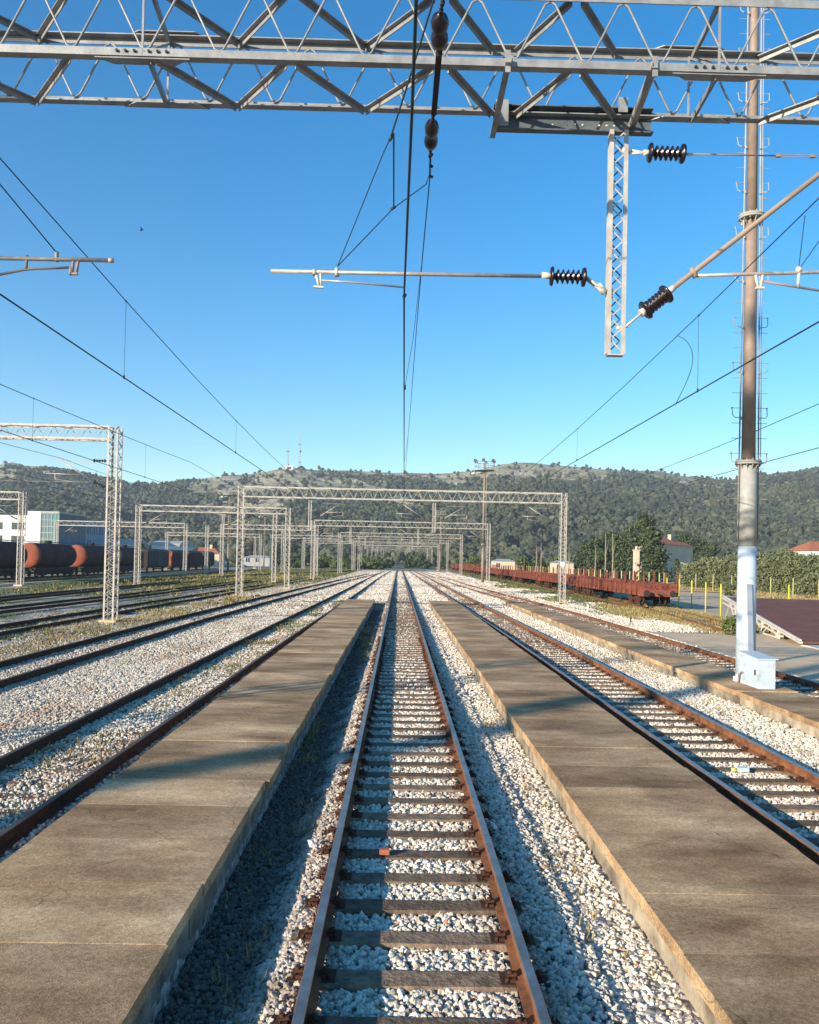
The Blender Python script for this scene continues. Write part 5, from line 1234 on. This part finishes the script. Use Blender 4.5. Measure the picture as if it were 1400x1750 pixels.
# row of olives
lbs = ['first olive bush from the left in the hedge row', 'second olive bush of the hedge row', 'third olive bush, left of the tall pole', 'fourth olive bush, just left of the tall pole', 'olive bush hidden half by the tall pole', 'olive bush just right of the tall pole', 'second olive bush right of the tall pole', 'tall olive bush in the middle right of the hedge', 'broad olive bush near the right end', 'olive bush second from the right photo edge', 'olive bush at the right photo edge']
for k, px in enumerate([1182, 1205, 1228, 1250, 1272, 1297, 1318, 1340, 1362, 1386, 1410]):
    Y_ = 108-k*2.3; py = [957, 953, 950, 947, 950, 944, 947, 942, 946, 945, 950][k]; p = at(px, py, Y_)
    tree('olive_tree', lbs[k], 'tree', p.x, Y_, p.z*(.9+.2*((k*37)%10)/10), 3.9, 'leafolive', 'round', 6500, .20, .12, 'olive hedge along the road', .02, sd); sd += 1
    if k % 2: 
        p = at(px+10, py+2, Y_+7); tree('olive_tree', 'olive bush in the second row behind the hedge, number %s from the left' % ['one', 'two', 'three', 'four', 'five'][k//2], 'tree', p.x, Y_+7, p.z, 5, 'leafolive', 'round', 3500, .26, .12, 'olive hedge along the road', .02, sd); sd += 1
# bare poles / trunks by the clump
dt = MB().tube([(0, 0, 0), (.05, 0, 4), (0, .1, 8.6)], [.17, .12, .05], 6).tube([(0, 0, 4.5), (.5, 0, 7)], [.06, .02], 5).build('bare_trunk', 'palebark')
tag(dt, 'bare pale trunk standing before the dark trees, tallest of the pair', 'tree trunk', 'bare pale trunks'); dt.location = (38, 146, 0)
for x, y, s, lb in [(37.2, 148, .98, 'bare pale trunk beside the tallest one'), (35.6, 149, .75, 'shorter bare trunk left of the tall pair'), (25.0, 150, .72, 'bare pale trunk at the left of the right-hand clump'), (26.2, 152, .78, 'leaning bare trunk second from the left of the clump'), (31.0, 150, .70, 'bare trunk in the middle of the clump')]:
    c = dt.copy(); COL.objects.link(c); c.location = (x, y, 0); c.scale = (s, s, s); c['label'] = lb
# mixed trees and bushes around the far end of the yard
far = [(345, 952, 255), (300, 945, 268), (318, 930, 300), (410, 948, 290), (440, 940, 300), (470, 935, 310), (500, 932, 300), (520, 936, 290), (560, 950, 285), (590, 945, 280), (615, 955, 270), (640, 950, 300), (660, 958, 290), (700, 955, 320), (715, 950, 330), (725, 962, 300), (575, 962, 250), (600, 966, 245), (545, 962, 250), (500, 962, 250), (640, 965, 250), (760, 958, 300), (790, 955, 300), (810, 953, 290), (840, 952, 280), (865, 955, 275), (900, 950, 270), (925, 955, 265), (950, 952, 260), (985, 950, 250), (1003, 945, 240), (235, 925, 226), (170, 935, 255)]
for k, (px, py, Y_) in enumerate(far):
    p = at(px, py, Y_); g_ = 'leafgreen' if py > 948 and k % 3 else 'leafpine'
    side = 'left' if px < 690 else 'right'
    h_ = max(p.z, 2.5)
    tree('leafy_tree', ('bushy tree number %d from the left in the belt at the hill foot' % (sorted(f[0]*1000+f[2] for f in far).index(px*1000+Y_)+1)) , 'tree', p.x, Y_, h_, max(6, h_*.9) if g_ == 'leafpine' else 8, g_, 'cone' if k % 4 == 1 and py < 948 else 'round', 1300, .75, .2, 'belt of trees at the foot of the hill', .03, sd, bark='bark'); sd += 1

# ------------------------------------------------------------------ grass and weeds (stuff)
def tufts(name, label, x, y, h, nb, mname, z=-.05):
    n_ = len(x); k = n_*nb; cx_ = np.repeat(x, nb)+NR.normal(0, .035, k)*np.repeat(h, nb)*6; cy = np.repeat(y, nb)+NR.normal(0, .035, k)*np.repeat(h, nb)*6; hh = np.repeat(h, nb)*NR.uniform(.5, 1.1, k)
    a_ = NR.uniform(0, 2*pi, k); ln = NR.uniform(.1, .6, k)*hh; wd = np.maximum(.006, np.repeat(y, nb)*.00055)*NR.uniform(.7, 1.3, k)
    b_ = NR.uniform(0, 2*pi, k)
    p0 = np.stack([cx_-np.cos(b_)*wd, cy-np.sin(b_)*wd, np.full(k, z)], -1); p1 = np.stack([cx_+np.cos(b_)*wd, cy+np.sin(b_)*wd, np.full(k, z)], -1)
    p2 = np.stack([cx_+np.cos(a_)*ln, cy+np.sin(a_)*ln, z+hh], -1)
    V = np.stack([p0, p1, p2], 1).reshape(-1, 3); o = npmesh(name, V, np.arange(3*k).reshape(k, 3), mname); kind(o, 'stuff'); o['label'] = label
def pts(n, x0, x1, y0, y1, th, sc=2.0, seed=31, st=3.0):
    x = NR.uniform(x0, x1, n); y = NR.uniform(y0, y1, n); m_ = fbm(x/sc, y/(sc*st), seed) > th
    x, y = x[m_], y[m_]; px = 682+1400*(x+.2)/y; ok = (px > -50) & (px < 1450) & ~inplat(x, y); return x[ok], y[ok]
X_ = []; Y_ = []
for a_ in [(4200, -5.6, -3.7, 9, 60, .56, .8), (1500, -5.6, -3.65, 9, 30, .62, .5), (5000, -14, -10.4, 20, 70, .58, 1.5), (5000, -17, -13, 28, 90, .54, 1.5), (14000, -40, -18, 34, 110, .50, 3), (15000, -34, -10, 80, 220, .38, 4), (5000, 11.5, 15.5, 40, 110, .52, 1.5), (5000, 14.5, 20, 60, 200, .35, 2)]:
    x, y = pts(*a_); X_.append(x); Y_.append(y)
x = np.concatenate(X_); y = np.concatenate(Y_); tufts('grass', 'green weeds and grass growing in the gravel of the yard', x, y, NR.uniform(.05, .17, len(x))*np.interp(y, [8, 40, 100, 200], [.7, .8, 1.5, 2.2]), 5, 'grass')
X_ = []; Y_ = []
for a_ in [(2600, -5.6, -3.7, 8, 40, .56, .6), (4000, -14, -10.6, 20, 60, .52, 1.2), (7000, 14.0, 19, 37, 58, .38, 1.5), (2500, 16.8, 18.5, 38, 54, .25, 1), (1500, 12.6, 15, 36, 60, .5, 1), (9000, 36, 62, 60, 120, .3, 3), (500, 5.9, 7.1, 11, 30, .58, .7), (300, 1.1, 1.8, 6, 24, .63, .5), (900, -1.72, -1.1, 5, 40, .56, .6), (3000, -30, -12, 60, 150, .5, 2)]:
    x, y = pts(*a_); X_.append(x); Y_.append(y)
x = np.concatenate(X_); y = np.concatenate(Y_); tufts('dry_grass', 'straw-coloured dry grass beside the sidings', x, y, NR.uniform(.07, .24, len(x))*np.interp(y, [8, 40, 100], [.6, .8, 2.0]), 5, 'drygrass')
fl_ = [(345, 1258), (349, 1250), (468, 1150), (30, 1375), (26, 1379), (160, 1283), (118, 1258), (124, 1262)]
for k, (u_, v_) in enumerate(fl_[:6]):
    p = gr(u_, v_, .12); mb = MB(); mb.tube([(p.x, p.y, -.05), (p.x+.01, p.y, .05), (p.x, p.y, .13)], .004, 4)
    for q_ in range(6): a_ = q_*pi/3; mb.add([(p.x, p.y, .13), (p.x+.03*cos(a_-.4), p.y+.03*sin(a_-.4), .14), (p.x+.045*cos(a_), p.y+.045*sin(a_), .135), (p.x+.03*cos(a_+.4), p.y+.03*sin(a_+.4), .14)], [(0, 1, 2, 3)])
    tag(mb.build('wild_flower', 'lyellow', None, (p.x, p.y, -.05)), 'tiny yellow wild flower among the weeds of the first track left of the left platform', 'flower', 'yellow wild flowers by the left track')
# dark shrub where the siding ends
p = gr(1252, 1085); tree('shrub', 'dark rounded shrub left of the tall pole where the siding ends', 'shrub', p.x, p.y, .85, 1.1, 'leafgreen', 'round', 900, .10, .03, None, 0, 901)
p = gr(1183, 1012); tree('shrub', 'small grey shrub on the road verge behind the yellow posts', 'shrub', p.x+1, p.y-8, 1.1, 2.6, 'leafolive', 'round', 700, .2, .04, None, 0, 902)

# ------------------------------------------------------------------ small things
def litter(label, u, v, s, m, z=.03, tilt=.5, cat='litter'):
    p = gr(u, v, z); mb = MB(); a_ = .6; n_ = 4
    q_ = [(-s, -s*.6, 0), (s, -s*.5, .01), (s*.9, s*.6, .03), (-s*.8, s*.7, .015), (0, 0, .045)]
    v_ = [Vector(c) for c in q_]; rot = Matrix.Rotation(tilt, 3, 'X') @ Matrix.Rotation(u % 3, 3, 'Z')
    v_ = [rot @ c + p for c in v_]; lo = [c-Vector((0, 0, .004)) for c in v_]
    mb.add(v_+lo, [(0, 1, 4), (1, 2, 4), (2, 3, 4), (3, 0, 4), (6, 5, 9), (7, 6, 9), (8, 7, 9), (5, 8, 9), (0, 5, 6, 1), (1, 6, 7, 2), (2, 7, 8, 3), (3, 8, 5, 0)])
    return tag(mb.build('paper_scrap', m, None, p), label, cat)
litter('crumpled white paper in the shade left of the centre track', 533, 1443, .05, 'paper')
litter('white paper scrap just right of the right rail of the centre track', 845, 1413, .045, 'paper')
p = gr(1270, 1317, .03); t = thing('drink_carton', 'flattened light blue carton lying between the rails of the right track', 'litter', p)
MB().box(p.x-.09, p.x+.07, p.y-.05, p.y+.05, p.z-.01, p.z+.05).build('carton', 'cyan', t); MB().box(p.x-.088, p.x+.068, p.y-.053, p.y-.0505, p.z, p.z+.02).build('stripe', 'paper', t)
litter('small yellow wrapper beside the blue carton between the rails', 1254, 1316, .04, 'lyellow', .04, .9)
p = gr(657, 1456, .04); br_ = MB(); br_.box(p.x-.05, p.x+.05, p.y-.03, p.y+.03, p.z-.02, p.z+.03); tag(br_.build('brick_fragment', 'brick', None, p), 'orange brick fragment among the ballast of the centre track', 'brick')
p = gr(1005, 1045); t = MB().tube([(p.x, p.y, -.1), (p.x, p.y, .42)], .07, 8).tube([(p.x, p.y, .42), (p.x, p.y, .45)], [.07, .02], 8).build('marker_post', 'white', None, p); tag(t, 'short white marker post in the gravel before the red wagons', 'marker post')
p = gr(1078, 1062); t = MB().tube([(p.x, p.y, -.1), (p.x+.01, p.y, .26)], .035, 6).build('marker_stub', 'steel', None, p); tag(t, 'short dark steel stub in the gravel right of the white marker', 'marker post')
MB().box(11.76, 12.12, 60.655, 60.69, 2.75, 3.05).build('number_plate', 'white', g1)
sg = MB().box(11.55, 11.95, 60.62, 60.655, 2.45, 2.75).build('number_plate', 'white', g1) if False else None
# bird
p = at(242, 393, 45); b_ = MB()
b_.lathe(p+Vector((-.09, 0, -.05)), p+Vector((.10, 0, .06)), [(0, .005), (.2, .03), (.5, .04), (.8, .025), (1, .006)], 6)
b_.add([p+Vector((-.03, 0, 0)), p+Vector((.04, 0, .02)), p+Vector((.02, -.12, .12)), p+Vector((.0, -.22, .10)), p+Vector((0, 0, -.008))], [(0, 1, 2), (0, 2, 3), (4, 2, 1), (4, 3, 2)])
b_.add([p+Vector((-.03, 0, 0)), p+Vector((.04, 0, .02)), p+Vector((.06, .12, .12)), p+Vector((.04, .22, .10)), p+Vector((0, 0, -.008))], [(0, 2, 1), (0, 3, 2), (4, 1, 2), (4, 2, 3)])
tag(b_.build('bird', 'bird', None, p), 'tiny dark bird in flight high in the left sky', 'bird')
print('objects', len(COL.objects))

# ------------------------------------------------------------------ haze
hb_ = MB().box(-1300, 1400, -60, 1650, -1.5, 230).build('haze', 'bird'); hb_.data.materials.clear()
hm = bpy.data.materials.new('haze'); hm.use_nodes = True; hn = hm.node_tree.nodes
for q_ in list(hn):
    if q_.type != 'OUTPUT_MATERIAL': hn.remove(q_)
pvn = hn.new('ShaderNodeVolumePrincipled'); pvn.inputs['Color'].default_value = (.80, .88, 1.0, 1); pvn.inputs['Density'].default_value = .00025; pvn.inputs['Anisotropy'].default_value = .2
hm.node_tree.links.new(pvn.outputs[0], [q_ for q_ in hn if q_.type == 'OUTPUT_MATERIAL'][0].inputs['Volume'])
hb_.data.materials.append(hm); hb_['kind'] = 'stuff'; hb_['label'] = 'thin bluish air haze over the valley'
